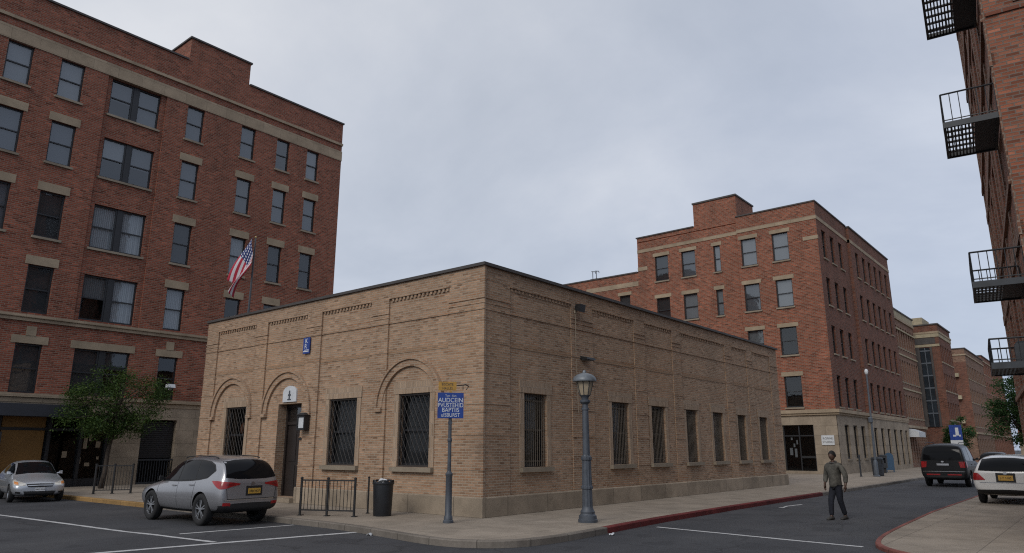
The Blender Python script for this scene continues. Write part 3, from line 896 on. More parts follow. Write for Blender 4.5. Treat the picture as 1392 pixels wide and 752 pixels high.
# blue emblem sign high on the left face, projecting from the wall
bs = thing('wall_sign', 'small blue emblem sign fixed high on the wall above the arched door', 'sign', (-.087, 7.87, 4.8))
m_ = MB(); m_.box(-.035, 0, -.18, .18, 0, .54); m_.build('sign_board', M['blue_sign'], bs)
R_LEFT = (PI / 2, 0, -PI / 2)           # lettering on a face that looks towards -X
text_obj('lettering', 'K', .22, M['white_paint'], bs, (-.037, 0, .42), R_LEFT, .003)
text_obj('lettering', 'R', .22, M['white_paint'], bs, (-.037, 0.03, .24), R_LEFT, .003)
m_ = MB(); m_.box(-.04, -.0352, -.15, .15, .06, .09); m_.box(-.04, -.0352, -.15, .1, .11, .13); m_.build('emblem_bar', M['white_paint'], bs)

# floodlight with conduit, and a flat wall lamp, right face
fl = thing('floodlight', 'black floodlight high on the shaded side wall with a pale conduit below', 'floodlight', (4.3, -.085, 5.9))
m_ = MB(); m_.hexa([(-.15, -.22, -.02), (.15, -.22, -.02), (.12, -.06, .04), (-.12, -.06, .04), (-.15, -.27, .22), (.15, -.27, .22), (.12, -.06, .24), (-.12, -.06, .24)]); m_.box(-.07, .07, -.08, 0, .06, .2)
m_.build('housing', M['iron'], fl)
m_ = MB(); m_.tube((-.08, -.02, .0), (-.08, -.02, -1.4), .010, n=6); m_.tube((-.08, -.022, -1.5), (-.02, -.022, -3.1), .009, n=6); m_.box(-.12, -.04, -.05, 0, -.05, .05); m_.build('conduit', M['sill'], fl)
wl2 = thing('wall_lamp', 'flat dark wall lamp on the side wall just above the street lamp head', 'wall lamp', (4.75, -.03, 4.42))
m_ = MB(); m_.hexa([(-.26, -.3, .0), (.26, -.3, .0), (.2, 0, .03), (-.2, 0, .03), (-.22, -.28, .07), (.22, -.28, .07), (.2, 0, .12), (-.2, 0, .12)]); m_.build('housing', M['iron'], wl2)
m_ = MB(); m_.box(-.2, .2, -.25, -.05, -.012, -.001); m_.build('diffuser', M['lamp_dome'], wl2)

# flag pole and flag on the roof edge
fp = thing('flagpole', 'thin grey flagpole on the roof edge of the tan brick building', 'flagpole', (.16, 12.2, TOP + .085))
m_ = MB(); m_.lathe(0, 0, [(.10, 0), (.10, .04), (.05, .08)], 10); m_.build('base', M['pole_grey'], fp)
m_ = MB(); m_.tube((0, 0, .06), (.0, -.06, 3.05), .042, .026, 8); m_.build('pole', M['pole_dark'], fp)
m_ = MB(); m_.lathe(0, -.06, [(.0, 3.03), (.03, 3.05), (.042, 3.08), (.03, 3.12), (.0, 3.14)], 10); m_.build('finial', M['brass'], fp)


def flagmat():
    m, nt, b, out = newmat('flag cloth'); tc = nd(nt, 'ShaderNodeTexCoord'); sp = nd(nt, 'ShaderNodeSeparateXYZ'); nt.links.new(tc.outputs['UV'], sp.inputs[0])
    x, y = sp.outputs[0], sp.outputs[1]
    def mth(op, a, b_=None):
        n = nd(nt, 'ShaderNodeMath', operation=op)
        for s, v in zip(n.inputs, (a, b_)):
            if v is None: continue
            if isinstance(v, (int, float)): s.default_value = v
            else: nt.links.new(v, s)
        return n.outputs[0]
    st = mth('LESS_THAN', mth('MODULO', mth('MULTIPLY', y, 13.0), 2.0), 1.0)     # red where even
    stripes = mix(nt, (.62, .60, .62), (.42, .025, .05), st)
    can = mth('MULTIPLY', mth('LESS_THAN', x, .42), mth('GREATER_THAN', y, 6 / 13.))
    fx = mth('SUBTRACT', mth('FRACT', mth('MULTIPLY', x, 6 / .42)), .5); fy = mth('SUBTRACT', mth('FRACT', mth('MULTIPLY', mth('SUBTRACT', y, 6 / 13.), 5 / (7 / 13.))), .5)
    dd = mth('ADD', mth('MULTIPLY', fx, fx), mth('MULTIPLY', fy, fy))
    canton = mix(nt, (.02, .035, .14), (.62, .62, .66), mth('LESS_THAN', dd, .075))
    nt.links.new(mix(nt, stripes, canton, can), b.inputs['Base Color']); b.inputs['Roughness'].default_value = .85
    return m


# hanging cloth: hoist runs down the pole, fly falls down and to the left
fm = MB()
NU, NV = 30, 16
fv = []
for i in range(NU + 1):
    for j in range(NV + 1):
        s = i / NU; t = j / NV          # s along the fly, t down the hoist
        ang = math.radians(62 - 6 * math.sin(s * 3) + 6 * t)
        y = s * 2.15 * math.cos(ang) * .72 - .12 * t * (1 - s) - .30 * math.sin(t * PI) * math.sin(s * PI * .8) * .6
        z = -t * .98 * (1 - .45 * s) - s * 1.62 * math.sin(ang) + .02 * math.sin(9 * t)
        xw = -.05 - .15 * math.sin(t * 8.0 + s * 2.2) * (.25 + s) * .8 - .25 * s
        fv.append((xw, y, z))
fm.v = list(fv)
for i in range(NU):
    for j in range(NV):
        a = i * (NV + 1) + j
        k = len(fm.f)
        fm.f.append((a, a + 1, a + NV + 2, a + NV + 1)); fm.m.append(0)
        U = lambda ii, jj: (ii / NU, 1 - jj / NV)
        fm.custom_uv[k] = [U(i, j), U(i, j + 1), U(i + 1, j + 1), U(i + 1, j)]
o = fm.build('flag', flagmat(), None, smooth=True, recalc=False); o.location = (.02, 12.04, TOP + .085 + 3.0); o.scale = (1.1, 1.18, 1.15)
md_ = o.modifiers.new('thick', 'SOLIDIFY'); md_.thickness = .006
tag(o, 'stars and stripes flag hanging limp from the rooftop pole', 'flag')

# ================================================================== TALL LEFT BUILDING
YL = 24.6
OL = (0, YL, 0)
lb = thing('apartment_building', 'tall red brick block of flats with tan stone bands above a dark shopfront', 'building', OL)
F = lambda u, z, d: (u, YL - d, z)
x0, x1 = -10.0, 13.07
rows = [(18.42, 20.42), (15.0, 17.13), (11.3, 13.55), (7.72, 9.95), (4.12, 6.32)]
cols = {'a': (-6.05, -4.98), 'b': (-3.80, -2.72), 'd': (2.58, 3.56), 'e': (5.86, 6.78), 'f': (8.24, 9.14), 'g': (10.42, 11.32)}
bay = (-1.38, 1.14)
win = {}
for r, (a, b) in enumerate(rows):
    for k, (u0, u1) in cols.items():
        if r == 4 and k in 'efg': continue
        if r == 3 and k == 'g': continue
        if r >= 3 and k == 'a': continue
        win[(k, r)] = (u0, u1, a, b)
    win[('c', r)] = (bay[0], bay[1], a, b)
mb = MB(OL)
TL = 23.1
bl, brr = -1.62, 1.40
W_ = lambda lo, hi: [v for v in win.values() if lo < v[0] < hi and v[2] > 7.7]
facade(mb, F, x0, bl, 7.6, 20.45, W_(-20, bl)); facade(mb, F, brr, x1, 7.6, 20.45, W_(brr, 20))
facade(mb, F, bl, brr, 7.6, 20.45, W_(bl, brr), d=-.12)
for u in (bl, brr): mb.face([F(u, 7.6, 0), F(u, 20.45, 0), F(u, 20.45, -.12), F(u, 7.6, -.12)])
facade(mb, F, x0, x1, 4.1, 7.32, [v for v in win.values() if v[2] < 7])
facade(mb, F, x0, x1, 21.12, TL, [])
# penthouse block flush with the front
facade(mb, F, 2.35, 6.05, TL, 24.5, [])
mb.face([(2.35, YL, TL), (2.35, YL + 3, TL), (2.35, YL + 3, 24.5), (2.35, YL, 24.5)]); mb.face([(6.05, YL, TL), (6.05, YL + 3, TL), (6.05, YL + 3, 24.5), (6.05, YL, 24.5)]); mb.face([(2.35, YL + 3, TL), (6.05, YL + 3, TL), (6.05, YL + 3, 24.5), (2.35, YL + 3, 24.5)])
for xx in (x0, x1): mb.face([(xx, YL, 0), (xx, YL + 14, 0), (xx, YL + 14, TL), (xx, YL, TL)])
mb.face([(x0, YL + 14, 0), (x1, YL + 14, 0), (x1, YL + 14, TL), (x0, YL + 14, TL)])
# small patches behind the bands
mb.build('wall', [M['red_brick'], M['dark_room']], lb, recalc=False)
m_ = MB(OL); m_.face([(x0, YL + .01, TL - .4), (x1, YL + .01, TL - .4), (x1, YL + 14, TL - .4), (x0, YL + 14, TL - .4)]); m_.face([(2.36, YL + .01, 24.45), (6.04, YL + .01, 24.45), (6.04, YL + 2.99, 24.45), (2.36, YL + 2.99, 24.45)]); m_.build('roof', M['roof_felt'], lb)
m_ = MB(OL); m_.fbox(F, x0, x1 + .02, 20.45, 21.12, -.3, .04); m_.fbox(F, x0, x1 + .03, 21.52, 21.68, -.2, .09); m_.build('stone_band', M['limestone'], lb)
m_ = MB(OL); m_.fbox(F, x0, x1 + .05, 7.32, 7.48, -.3, .10); m_.fbox(F, x0, x1 + .05, 7.482, 7.60, -.3, .18); m_.build('belt_course', M['limestone'], lb)
m_ = MB(OL); m_.fbox(F, x0, 2.3, TL, TL + .1, -.3, .08); m_.fbox(F, 6.1, x1 + .06, TL, TL + .1, -.3, .08); m_.fbox(F, 2.27, 6.13, 24.5, 24.6, -.3, .08); m_.box(2.27, 2.6, YL + .3, YL + 3.05, 24.5, 24.6); m_.box(x1 - .2, x1 + .06, YL + .3, YL + 14, TL, TL + .1)
m_.build('coping', M['coping'], lb)
fills = {('a', 0): ('blind', .5), ('a', 1): ('sky_grey', 1), ('a', 2): ('sky_grey', .5), ('b', 0): ('blind', 1), ('b', 1): ('sky_grey', .55), ('b', 2): ('shade', .6), ('b', 3): ('shade', .5), ('b', 4): ('shade', .6),  # pale sheets in the upper rows lighten the glass like sky reflection
         ('c', 0): [('sky_grey', .55), ('sky_grey', 1)], ('c', 1): [('blind', .5), ('sky_grey', .55)], ('c', 2): [('curtain', 1), ('curtain', 1)], ('c', 3): [('curtain_dim', .5), ('curtain', 1)], ('c', 4): [('shade', 1), ('shade', .4)],
         ('d', 0): ('sky_grey', .5), ('d', 1): ('sky_grey', .5), ('d', 2): ('shade', .6), ('d', 3): ('curtain', 1), ('e', 0): ('sky_grey', 1), ('e', 1): ('curtain_dim', 1), ('e', 2): ('curtain', .5),
         ('f', 0): ('shade', .5), ('f', 1): ('sky_grey', 1), ('f', 2): ('shade', .5), ('g', 0): ('blind', .6), ('g', 1): ('sky_grey', 1), ('g', 2): ('shade', 1)}
for (k, r), (u0, u1, a, b) in win.items():
    dbl = k == 'c'
    lint = None
    if r >= 1 and not dbl: lint = .14
    if r == 4: lint = .2
    window(lb, OL, F, u0, u1, a, b, d=(-.12 if dbl and r < 4 else 0), double=dbl, fill=fills.get((k, r)), pane='pane_sky' if r < 2 else 'pane',
           sill=(r != 3 and r != 4), lintel=lint, lint_h=.42 if r < 4 else .36, key=(r == 4 and not dbl))
# ground floor
m_ = MB(OL); m_.fbox(F, x0, x1, 3.72, 3.94, -.3, .06); m_.fbox(F, x0, x1 + .03, 3.942, 4.1, -.3, .16); m_.build('shop_cornice', M['limestone'], lb)
m_ = MB(OL)
SH = (-9.6, .74, .0, 3.3); SW = (2.12, 3.86, .0, 3.12)
facade(m_, F, x0, x1, 0, 3.72, [SH, SW], rev=.5, d=.03)
m_.build('ground_floor_wall', [M['limestone_block'], M['dark_room']], lb, recalc=False)
m_ = MB(OL); m_.hexa([F(x0 + .2, 3.08, .0), F(-.80, 3.08, .0), F(-.80, 3.08, 1.0), F(x0 + .2, 3.08, 1.0), F(x0 + .2, 3.66, .06), F(-.80, 3.66, .06), F(-.80, 3.60, .9), F(x0 + .2, 3.60, .9)]); m_.build('awning', M['awning'], lb)
m_ = MB(OL)
for u in (-9.55, -5.2, -3.95, -1.95, -.6, .55): m_.fbox(F, u, u + .14, 0, 3.3, -.3, -.1)
m_.fbox(F, -9.4, .55, .0, .35, -.3, -.16); m_.fbox(F, -9.4, .55, 2.5, 2.62, -.3, -.16)
sf = m_.build('shopfront', M['black_frame'], lb)
m_ = MB(OL); m_.face([F(-9.5, .35, -.25), F(.6, .35, -.25), F(.6, 3.28, -.25), F(-9.5, 3.28, -.25)]); m_.build('pane', M['shop_glass'], sf, recalc=False)
m_ = MB(OL); m_.fbox(F, -3.75, -2.05, .36, 3.2, -.245, -.2); m_.fbox(F, -5.0, -4.35, .36, 3.2, -.245, -.19); m_.build('ochre_panel', M['ochre'], sf)
m_ = MB(OL)
for (u, z, wd, h) in ((-.35, 1.7, .16, .5), (-.12, 2.05, .1, .3), (.2, 1.75, .2, .28), (-.5, 1.0, .12, .3), (-.2, .9, .22, .16), (-1.2, 1.3, .2, .28), (.3, 1.2, .1, .14)): m_.fbox(F, u, u + wd, z, z + h, -.245, -.235)
m_.build('notice', M['lintel'], sf)
# roller shutter window with a guard rail
m_ = MB(OL)
zz_ = 1.25
while zz_ < 3.05: m_.fbox(F, SW[0] + .06, SW[1] - .06, zz_, zz_ + .085, -.3, -.2 + .0); zz_ += .1
m_.build('roller_shutter', M['black_frame'], lb)
m_ = MB(OL); m_.fbox(F, SW[0], SW[1], 1.12, 1.2, -.08, .02); m_.fbox(F, SW[0], SW[1], .0, .1, -.3, .02)
u = SW[0] + .04
while u < SW[1]: m_.fbox(F, u, u + .03, .1, 1.12, -.06, -.02); u += .13
m_.build('guard_rail', M['iron_blue'], lb)
# small white wall lamp
wl3 = thing('wall_lamp', 'small white wall lamp on the red brick above the street tree', 'wall lamp', (3.3, YL - .0, 4.72))
m_ = MB(); m_.box(-.06, .06, -.12, 0, -.08, .1); m_.hexa([(-.3, -.38, .02), (.12, -.38, .02), (.12, -.1, .02), (-.3, -.1, .02), (-.26, -.34, .2), (.1, -.34, .2), (.1, -.1, .2), (-.26, -.1, .2)]); m_.build('housing', M['white_panel'], wl3)
m_ = MB(); m_.box(-.27, .09, -.36, -.12, -.012, .018); m_.build('lens', M['lamp_dome'], wl3)
# poster stand at the left edge
ps = thing('poster_board', 'narrow blue and white poster board standing by the shopfront behind the pale sedan', 'sign', (-4.55, YL - 1.05, 0))
m_ = MB(); m_.box(-.5, -.44, -.03, .03, 0, 2.4); m_.box(.44, .5, -.03, .03, 0, 2.4); m_.build('post', M['iron'], ps)
m_ = MB(); m_.box(-.43, .43, -.02, .02, .5, 2.35); bd = m_.build('board', M['white_panel'], ps)
m_ = MB(); m_.box(-.40, .40, -.03, -.021, 1.7, 2.32); m_.box(-.40, .1, -.03, -.021, .6, 1.05); m_.build('blue_print', M['blue_sign'], bd)
m_ = MB(); m_.box(-.3, .3, -.03, -.021, 1.2, 1.55); m_.build('ochre_print', M['yellow_sign'], bd)
m_ = MB(); m_.box(-.25, .3, -.034, -.0305, 2.1, 2.16); m_.box(-.3, .2, -.034, -.0305, 1.92, 1.98); m_.build('print_line', M['white_paint'], bd)

# ================================================================== RED BRICK BUILDING ACROSS THE SIDE STREET (right of the corner building)
XR, YR = 38.9, 1.9
OR = (XR, YR, 0)
rb = thing('apartment_building', 'five storey orange red brick block behind the low tan building with stone ground floor', 'building', OR)
FF = lambda u, z, d: (XR - d, u, z); FS = lambda u, z, d: (u, YR - d, z)
RR = [(15.5, 17.68), (11.93, 14.04), (8.36, 10.43), (4.58, 6.82)]
CF = [(4.03, 5.25), (6.48, 7.68)]; CF2 = [(9.53, 10.09), (11.7, 12.92), (14.15, 15.38)]
wf = []
for r, (a, b) in enumerate(RR):
    for (u0, u1) in CF + CF2:
        if r >= 2 and u0 > 9: continue
        wf.append((u0, u1, a, b, r))
TR = 19.6
mb = MB(OR)
facade(mb, FF, YR, 7.95, 4.38, TR, [w_ for w_ in wf if w_[0] < 8]); facade(mb, FF, 7.95, 17.02, 0, TR, [w_ for w_ in wf if w_[0] > 8], d=-.3)
mb.face([FF(7.95, 0, 0), FF(7.95, TR, 0), FF(7.95, TR, -.3), FF(7.95, 0, -.3)])
LW = (17.92, 18.95, 12.6, 14.72)
facade(mb, FF, 17.02, 32, 0, 16.55, [LW], d=-.3)
for (a, b, z0, z1, dd) in ((7.951, 11.62, TR, 21.55, -.3),):
    facade(mb, FF, a, b, z0, z1, [], d=dd)
    for yy in (a, b): mb.face([(XR - dd, yy, z0), (XR + 4.0, yy, z0), (XR + 4.0, yy, z1), (XR - dd, yy, z1)])
    mb.face([(XR + 4, a, z0), (XR + 4, b, z0), (XR + 4, b, z1), (XR + 4, a, z1)])
mb.face([(XR + .3, 17.02, 16.5), (XR + 22, 17.02, 16.5), (XR + 22, 17.02, TR), (XR + .3, 17.02, TR)])
mb.face([(60.6, YR, 4.38), (60.6, 32, 4.38), (60.6, 32, TR), (60.6, YR, TR)])
CS1 = [(40.0, 40.95), (42.1, 43.1), (44.35, 45.35)]; CS2 = [(48.4, 49.35), (50.55, 51.55), (52.5, 53.45), (54.45, 55.45), (56.4, 57.35), (58.45, 59.45)]
ws = [(u0, u1, a, b, r) for r, (a, b) in enumerate(RR) for (u0, u1) in CS1 + CS2]
wallf = mb.build('wall', [M['red_brick_far'], M['dark_room']], rb, recalc=False)
mb = MB(OR)
facade(mb, FS, XR, 47.1, 4.38, TR, [w_ for w_ in ws if w_[0] < 47]); facade(mb, FS, 47.1, 60.6, 4.38, TR - .1, [w_ for w_ in ws if w_[0] > 47], d=.22)
mb.face([FS(47.1, 4.38, 0), FS(47.1, TR, 0), FS(47.1, TR, .22), FS(47.1, 4.38, .22)])
mb.build('side_wall', [M['dark_red_brick'], M['dark_room']], rb, recalc=False)  # darker copy of the front brick, the side's shade put into the colour
m_ = MB(OR); m_.box(XR + .3, 60.5, YR + .05, 17.0, TR - .4, TR - .35); m_.box(XR + .35, 60.5, 17.05, 32, 16.2, 16.25); m_.box(XR + .32, XR + 3.98, 7.97, 11.6, 21.4, 21.5); m_.build('roof', M['roof_felt'], rb)
m_ = MB(OR)
m_.fbox(FF, YR - .06, 7.96, TR, TR + .1, -.3, .07); m_.fbox(FF, 11.68, 17.1, TR, TR + .1, -.6, -.22); m_.fbox(FF, 7.88, 11.68, 21.55, 21.68, -.6, -.22); m_.fbox(FF, 17.1, 32, 16.55, 16.66, -.6, -.22)
m_.fbox(FS, XR + .301, 47.02, TR, TR + .1, -.3, .07); m_.fbox(FS, 47.03, 60.7, TR - .1, TR + .02, -.3, .3); m_.box(XR + .61, XR + 4.06, 7.88, 8.1, 21.551, 21.68)
m_.build('coping', M['coping'], rb)
m_ = MB(OR)
m_.fbox(FF, YR - .03, 7.95, 18.26, 18.54, -.1, .035); m_.fbox(FF, 7.96, 17.03, 18.26, 18.54, -.4, -.265); m_.fbox(FS, XR + .1, 47.08, 18.26, 18.54, -.1, .035); m_.fbox(FS, 47.1, 60.62, 18.2, 18.48, 0, .255)
m_.fbox(FF, YR - .03, 2.95, 16.72, 17.0, -.1, .04); m_.fbox(FF, 16.1, 17.03, 16.66, 16.98, -.4, -.26); m_.fbox(FF, 17.03, 22.4, 15.4, 15.8, -.4, -.265)
m_.build('stone_band', M['limestone'], rb)
m_ = MB(OR); m_.fbox(FF, YR - .22, 7.95, 4.0, 4.14, -.1, .14); m_.fbox(FF, YR - .3, 7.95, 4.142, 4.38, -.1, .24); m_.fbox(FS, XR + .101, 47.0, 4.0, 4.14, -.1, .14); m_.fbox(FS, XR + .101, 60.7, 4.142, 4.38, -.1, .32); m_.fbox(FS, 47.0, 60.65, 4.0, 4.14, -.1, .3)
m_.build('cornice', M['limestone'], rb)
GD = (3.5, 5.68, .18, 3.34)
GS = [(40.6, 41.65), (42.85, 43.9), (45.0, 46.05), (47.9, 48.9), (50.1, 51.1), (52.3, 53.3), (54.6, 55.7), (56.9, 57.9), (59.0, 59.9)]
m_ = MB(OR)
facade(m_, FF, YR, 7.95, 0, 4.0, [GD], rev=.35, d=.02); facade(m_, FS, XR, 47.1, 0, 4.0, [(a, b, 1.0, 3.36) for a, b in GS[:3]], rev=.3, d=.02); facade(m_, FS, 47.1, 60.6, 0, 4.0, [(a, b, .35, 3.30) for a, b in GS[3:]], rev=.3, d=.24)
m_.face([FS(47.1, 0, .02), FS(47.1, 4, .02), FS(47.1, 4, .24), FS(47.1, 0, .24)])
m_.build('ground_floor_wall', [M['limestone_block'], M['dark_room']], rb, recalc=False)
m_ = MB(OR); m_.fbox(FF, YR - .2, 7.9, -.02, .17, -.3, .35); m_.build('step', M['plinth'], rb)
fi = 0
frand = random.Random(3)
for (u0, u1, a, b, r) in wf:
    dd = -.3 if u0 > 8 else 0
    narrow = u1 - u0 < .8
    f_ = frand.choice([('blind', .5), ('blind', 1), ('blind', 1), ('sky_grey', .5)]) if r < 2 else frand.choice([('shade', .5), ('curtain_dim', .6), None])  # upper rows: pale sheets imitate sky reflected in the glass
    if u0 > 14: f_ = ('shade', .6)
    window(rb, OR, FF, u0, u1, a, b, d=dd, fill=f_, pane='pane_sky' if r < 2 else 'pane', lintel=.16, lint_h=.3)
window(rb, OR, FF, *LW, d=-.3, fill=('shade', .5), lintel=.16, lint_h=.3)
for (u0, u1, a, b, r) in ws:
    window(rb, OR, FS, u0, u1, a, b, d=0 if u0 < 47 else .22, fill=('shade', frand.choice([.4, .6, 1.])), lintel=None)
for i, (a, b) in enumerate(GS):
    window(rb, OR, FS, a, b, 1.0 if i < 3 else .36, 3.36 if i < 3 else 3.30, d=.02 if i < 3 else .24, rail=False, sill=i < 3, fill=None)
# glazed shop entrance
m_ = MB(OR); a, b, c, e = GD
for u in (a, a + 1.02, b - .08): m_.fbox(FF, u, u + .08, c, e, -.22, -.12)
m_.fbox(FF, a + .08, b - .08, 2.55, 2.64, -.22, -.13); m_.fbox(FF, a + .08, a + 1.02, 1.05, 1.2, -.22, -.13)
ed = m_.build('door', M['black_frame'], rb)
m_ = MB(OR); m_.face([FF(a, c, -.2), FF(b, c, -.2), FF(b, e, -.2), FF(a, e, -.2)]); m_.build('pane', M['shop_glass'], ed, recalc=False)
m_ = MB(OR)
for (u, z, wd, h) in ((4.95, 1.8, .12, .25), (5.15, 1.25, .2, .5), (4.85, 1.1, .16, .6), (5.1, 2.3, .12, .18), (4.75, 2.0, .1, .3)): m_.fbox(FF, u, u + wd, z, z + h, -.28, -.24)  # white pieces imitate storefront reflections on the entrance glass
m_.build('glass_reflections', M['white_panel'], ed)
# pale sign on the stone beside the entrance
sg = thing('wall_sign', 'pale sign panel on the stone wall behind the pedestrian', 'sign', (XR - .02, 2.6, 1.94))
m_ = MB(); m_.box(-.06, 0, -.42, .42, 0, .66); m_.build('sign_board', M['white_panel'], sg)
text_obj('lettering', 'RGFINE', .2, M['coping'], sg, (-.062, 0, .44), R_LEFT, .003); text_obj('lettering', 'STUDIO', .2, M['coping'], sg, (-.062, 0, .2), R_LEFT, .003)
# roof aerial
ra = thing('roof_aerial', 'small double aerial on the lower roof left of the orange red block', 'aerial', (XR + .5, 21.6, 16.66))
m_ = MB()
for dy in (-.16, .22):
    m_.tube((0, dy, 0), (0, dy, .75), .035, n=6); m_.tube((0, dy - .28, .72), (0, dy + .12, .80), .035, n=6); m_.tube((0, dy - .28, .72), (0, dy - .3, .55), .03, n=6)
m_.build('mast', M['iron'], ra)
m_ = MB(); m_.box(-.15, .15, -.35, .4, 0, .06); m_.build('base', M['coping'], ra)

# ================================================================== FAR BUILDINGS DOWN THE STREET
def far_building(name, label, x0, x1, y0, y1, top, mat, wcols, wrows, front=None, parapet=None, base_mat='limestone_block', win_w=.9, win_h=1.7, side_mat=None, z_first=4.6, storey=3.3):
    O = (x0, y0, 0)
    t = thing(name, label, 'building', O)
    S_ = lambda u, z, d: (u, y0 - d, z); F_ = lambda u, z, d: (x0 - d, u, z)
    ops = [(x0 + (x1 - x0) * (i + .5) / wcols - win_w / 2, x0 + (x1 - x0) * (i + .5) / wcols + win_w / 2, z_first + storey * j, z_first + storey * j + win_h) for i in range(wcols) for j in range(wrows)]
    mb = MB(O)
    facade(mb, S_, x0, x1, 3.6, top, ops, rev=.3)
    mb.face([(x1, y0, 0), (x1, y1, 0), (x1, y1, top), (x1, y0, top)]); mb.face([(x0, y1, 0), (x1, y1, 0), (x1, y1, top), (x0, y1, top)])
    fops = [(y0 + a, y0 + b, c, d) for a, b, c, d in (front or [])]
    facade(mb, F_, y0, y1, 3.6, top, fops, rev=.3)
    mb.face([(x0, y0, top - .3), (x1, y0, top - .3), (x1, y1, top - .3), (x0, y1, top - .3)], 1)
    mb.build('wall', [M[mat], M['dark_room']], t, recalc=False)
    mb = MB(O); facade(mb, S_, x0, x1, 0, 3.6, [(x0 + (x1 - x0) * (i + .3) / wcols, x0 + (x1 - x0) * (i + .75) / wcols, .4, 3.0) for i in range(wcols)], d=.05, rev=.3); facade(mb, F_, y0, y1, 0, 3.6, [], d=.05)
    mb.build('ground_floor_wall', [M[base_mat], M['dark_room']], t, recalc=False)
    mb = MB(O); mb.fbox(S_, x0, x1, 3.6, 3.85, -.1, .2); mb.fbox(S_, x0, x1, top - .9, top - .7, -.1, .12); mb.fbox(F_, y0 - .12, y1, top - .9, top - .7, -.1, .1); mb.build('cornice', M['limestone'], t)
    mb = MB(O); mb.fbox(S_, x0 - .1, x1 + .1, top, top + .14, -.3, .12); mb.box(x0 - .1, x0 + .2, y0 + .3, y1, top, top + .14); mb.build('coping', M['coping'], t)
    proto = None
    for (a, b, c, d) in ops:
        if proto is None:
            m2 = MB((a, y0, c)); w2, h2 = b - a, d - c
            for (p, q, r_, s_) in ((a, a + .07, c, d), (b - .07, b, c, d), (a + .07, b - .07, c, c + .07), (a + .07, b - .07, d - .07, d), (a + .07, b - .07, c + h2 * .5 - .04, c + h2 * .5 + .04)):
                m2.fbox(S_, p, q, r_, s_, -.2, -.12)
            m2.fbox(S_, a - .06, b + .06, c - .14, c - .003, -.1, .08)
            m2.face([S_(a, c, -.17), S_(b, c, -.17), S_(b, d, -.17), S_(a, d, -.17)], 1)
            proto = m2.build('window', [M['sill'], M['pane']], t, recalc=False); proto.location = (a - x0, 0, c)
        else:
            o = proto.copy(); col.objects.link(o); o.parent = t; o.location = (a - x0, 0, c)
    return t, S_, F_, O


b3, S_, F_, O = far_building('brick_building', 'light brown brick building with pale parapet beyond the orange red block', 60.75, 70.6, 2.0, 16, 14.9, 'brown_tan_brick', 9, 3, storey=3.35, win_w=.6, win_h=2.1, base_mat='brown_tan_brick')
m_ = MB(O); m_.fbox(S_, 60.75, 70.6, 13.0, 13.15, -.05, .1); m_.fbox(S_, 60.76, 70.6, 14.2, 14.88, -.05, .05); m_.fbox(S_, 60.75, 70.6, 7.2, 7.35, -.05, .08); m_.fbox(S_, 60.75, 70.6, 10.5, 10.65, -.05, .08); m_.build('stone_band', M['cream_stone'], b3)
m_ = MB(O); m_.hexa([S_(61.3, 2.75, .05), S_(64.3, 2.75, .05), S_(64.3, 2.75, 1.0), S_(61.3, 2.75, 1.0), S_(61.3, 3.5, .22), S_(64.3, 3.5, .22), S_(64.3, 3.2, 1.0), S_(61.3, 3.2, 1.0)]); m_.build('awning', M['white_panel'], b3)

b4, S_, F_, O = far_building('tower_block', 'modern red brick block with dark glass bays and tan roof storey down the street', 72.0, 79.6, -.05, 14, 14.5, 'dark_red_brick', 7, 3, storey=3.0, win_w=.6, win_h=1.8, base_mat='dark_red_brick')
m_ = MB(O)
m_.fbox(F_, -.06, 2.3, 13.2, 13.6, -.05, .06); m_.fbox(F_, -.06, 2.3, 12.2, 12.45, -.05, .06); m_.box(72.05, 76, 1.25, 8, 14.5, 15.4); m_.fbox(S_, 72, 79.6, 13.2, 13.6, -.05, .06)
m_.build('stone_band', M['cream_stone'], b4)
m_ = MB(O); m_.fbox(F_, .90, 1.80, 3.9, 12.1, -.1, .12); m_.build('glass_bay', M['bluish_glass'], b4)
m_ = MB(O)
for z in (5.2, 6.5, 7.8, 9.1, 10.4, 11.7): m_.fbox(F_, .88, 1.82, z, z + .14, .05, .15)
m_.fbox(F_, 1.3, 1.37, 3.9, 12.1, .0, .16); m_.build('bay_frame', M['pole_grey'], b4)
m_ = MB(O); m_.fbox(F_, 1.83, 2.4, 3.9, 12.15, -.1, .2); m_.fbox(F_, .68, .87, 3.9, 12.15, -.1, .08); m_.fbox(F_, .3, 2.2, 12.5, 13.15, -.05, .03); m_.build('dark_cladding', M['coping'], b4)

b5, S_, F_, O = far_building('apartment_building', 'distant tan and red brick building with stepped roof past the glass bay block', 100, 118, 1.2, 14, 15.0, 'tan_far_brick', 11, 3, storey=3.2, win_w=.8, win_h=1.8, base_mat='tan_far_brick')
m_ = MB(O); m_.fbox(F_, 1.22, 5, 3.9, 13.2, -.05, .04); m_.build('red_panel', M['dark_red_brick'], b5)
m_ = MB(O); m_.fbox(F_, 2.2, 3.2, 5, 5.5, .0, .6); m_.fbox(F_, 2.2, 3.2, 8.2, 8.7, 0, .6); m_.fbox(F_, 2.2, 3.2, 11.2, 11.7, 0, .6); m_.build('balcony', M['cream_stone'], b5)
b6, S_, F_, O = far_building('apartment_building', 'farthest brown building at the end of the street beside the tree', 122, 150, 1.7, 14, 16.2, 'right_brick', 12, 4, storey=2.9, win_w=.9, win_h=1.7, base_mat='right_brick')
b7, S_, F_, O = far_building('brick_building', 'low red brick building closing the far end of the street', 160, 172, -16, 1.5, 12, 'red_brick_far', 5, 2, storey=3.0, win_w=.8, win_h=1.6, front=[(1, 2, 5, 7), (3, 4, 5, 7), (5, 6, 5, 7), (1, 2, 8, 10), (3, 4, 8, 10), (5, 6, 8, 10)])

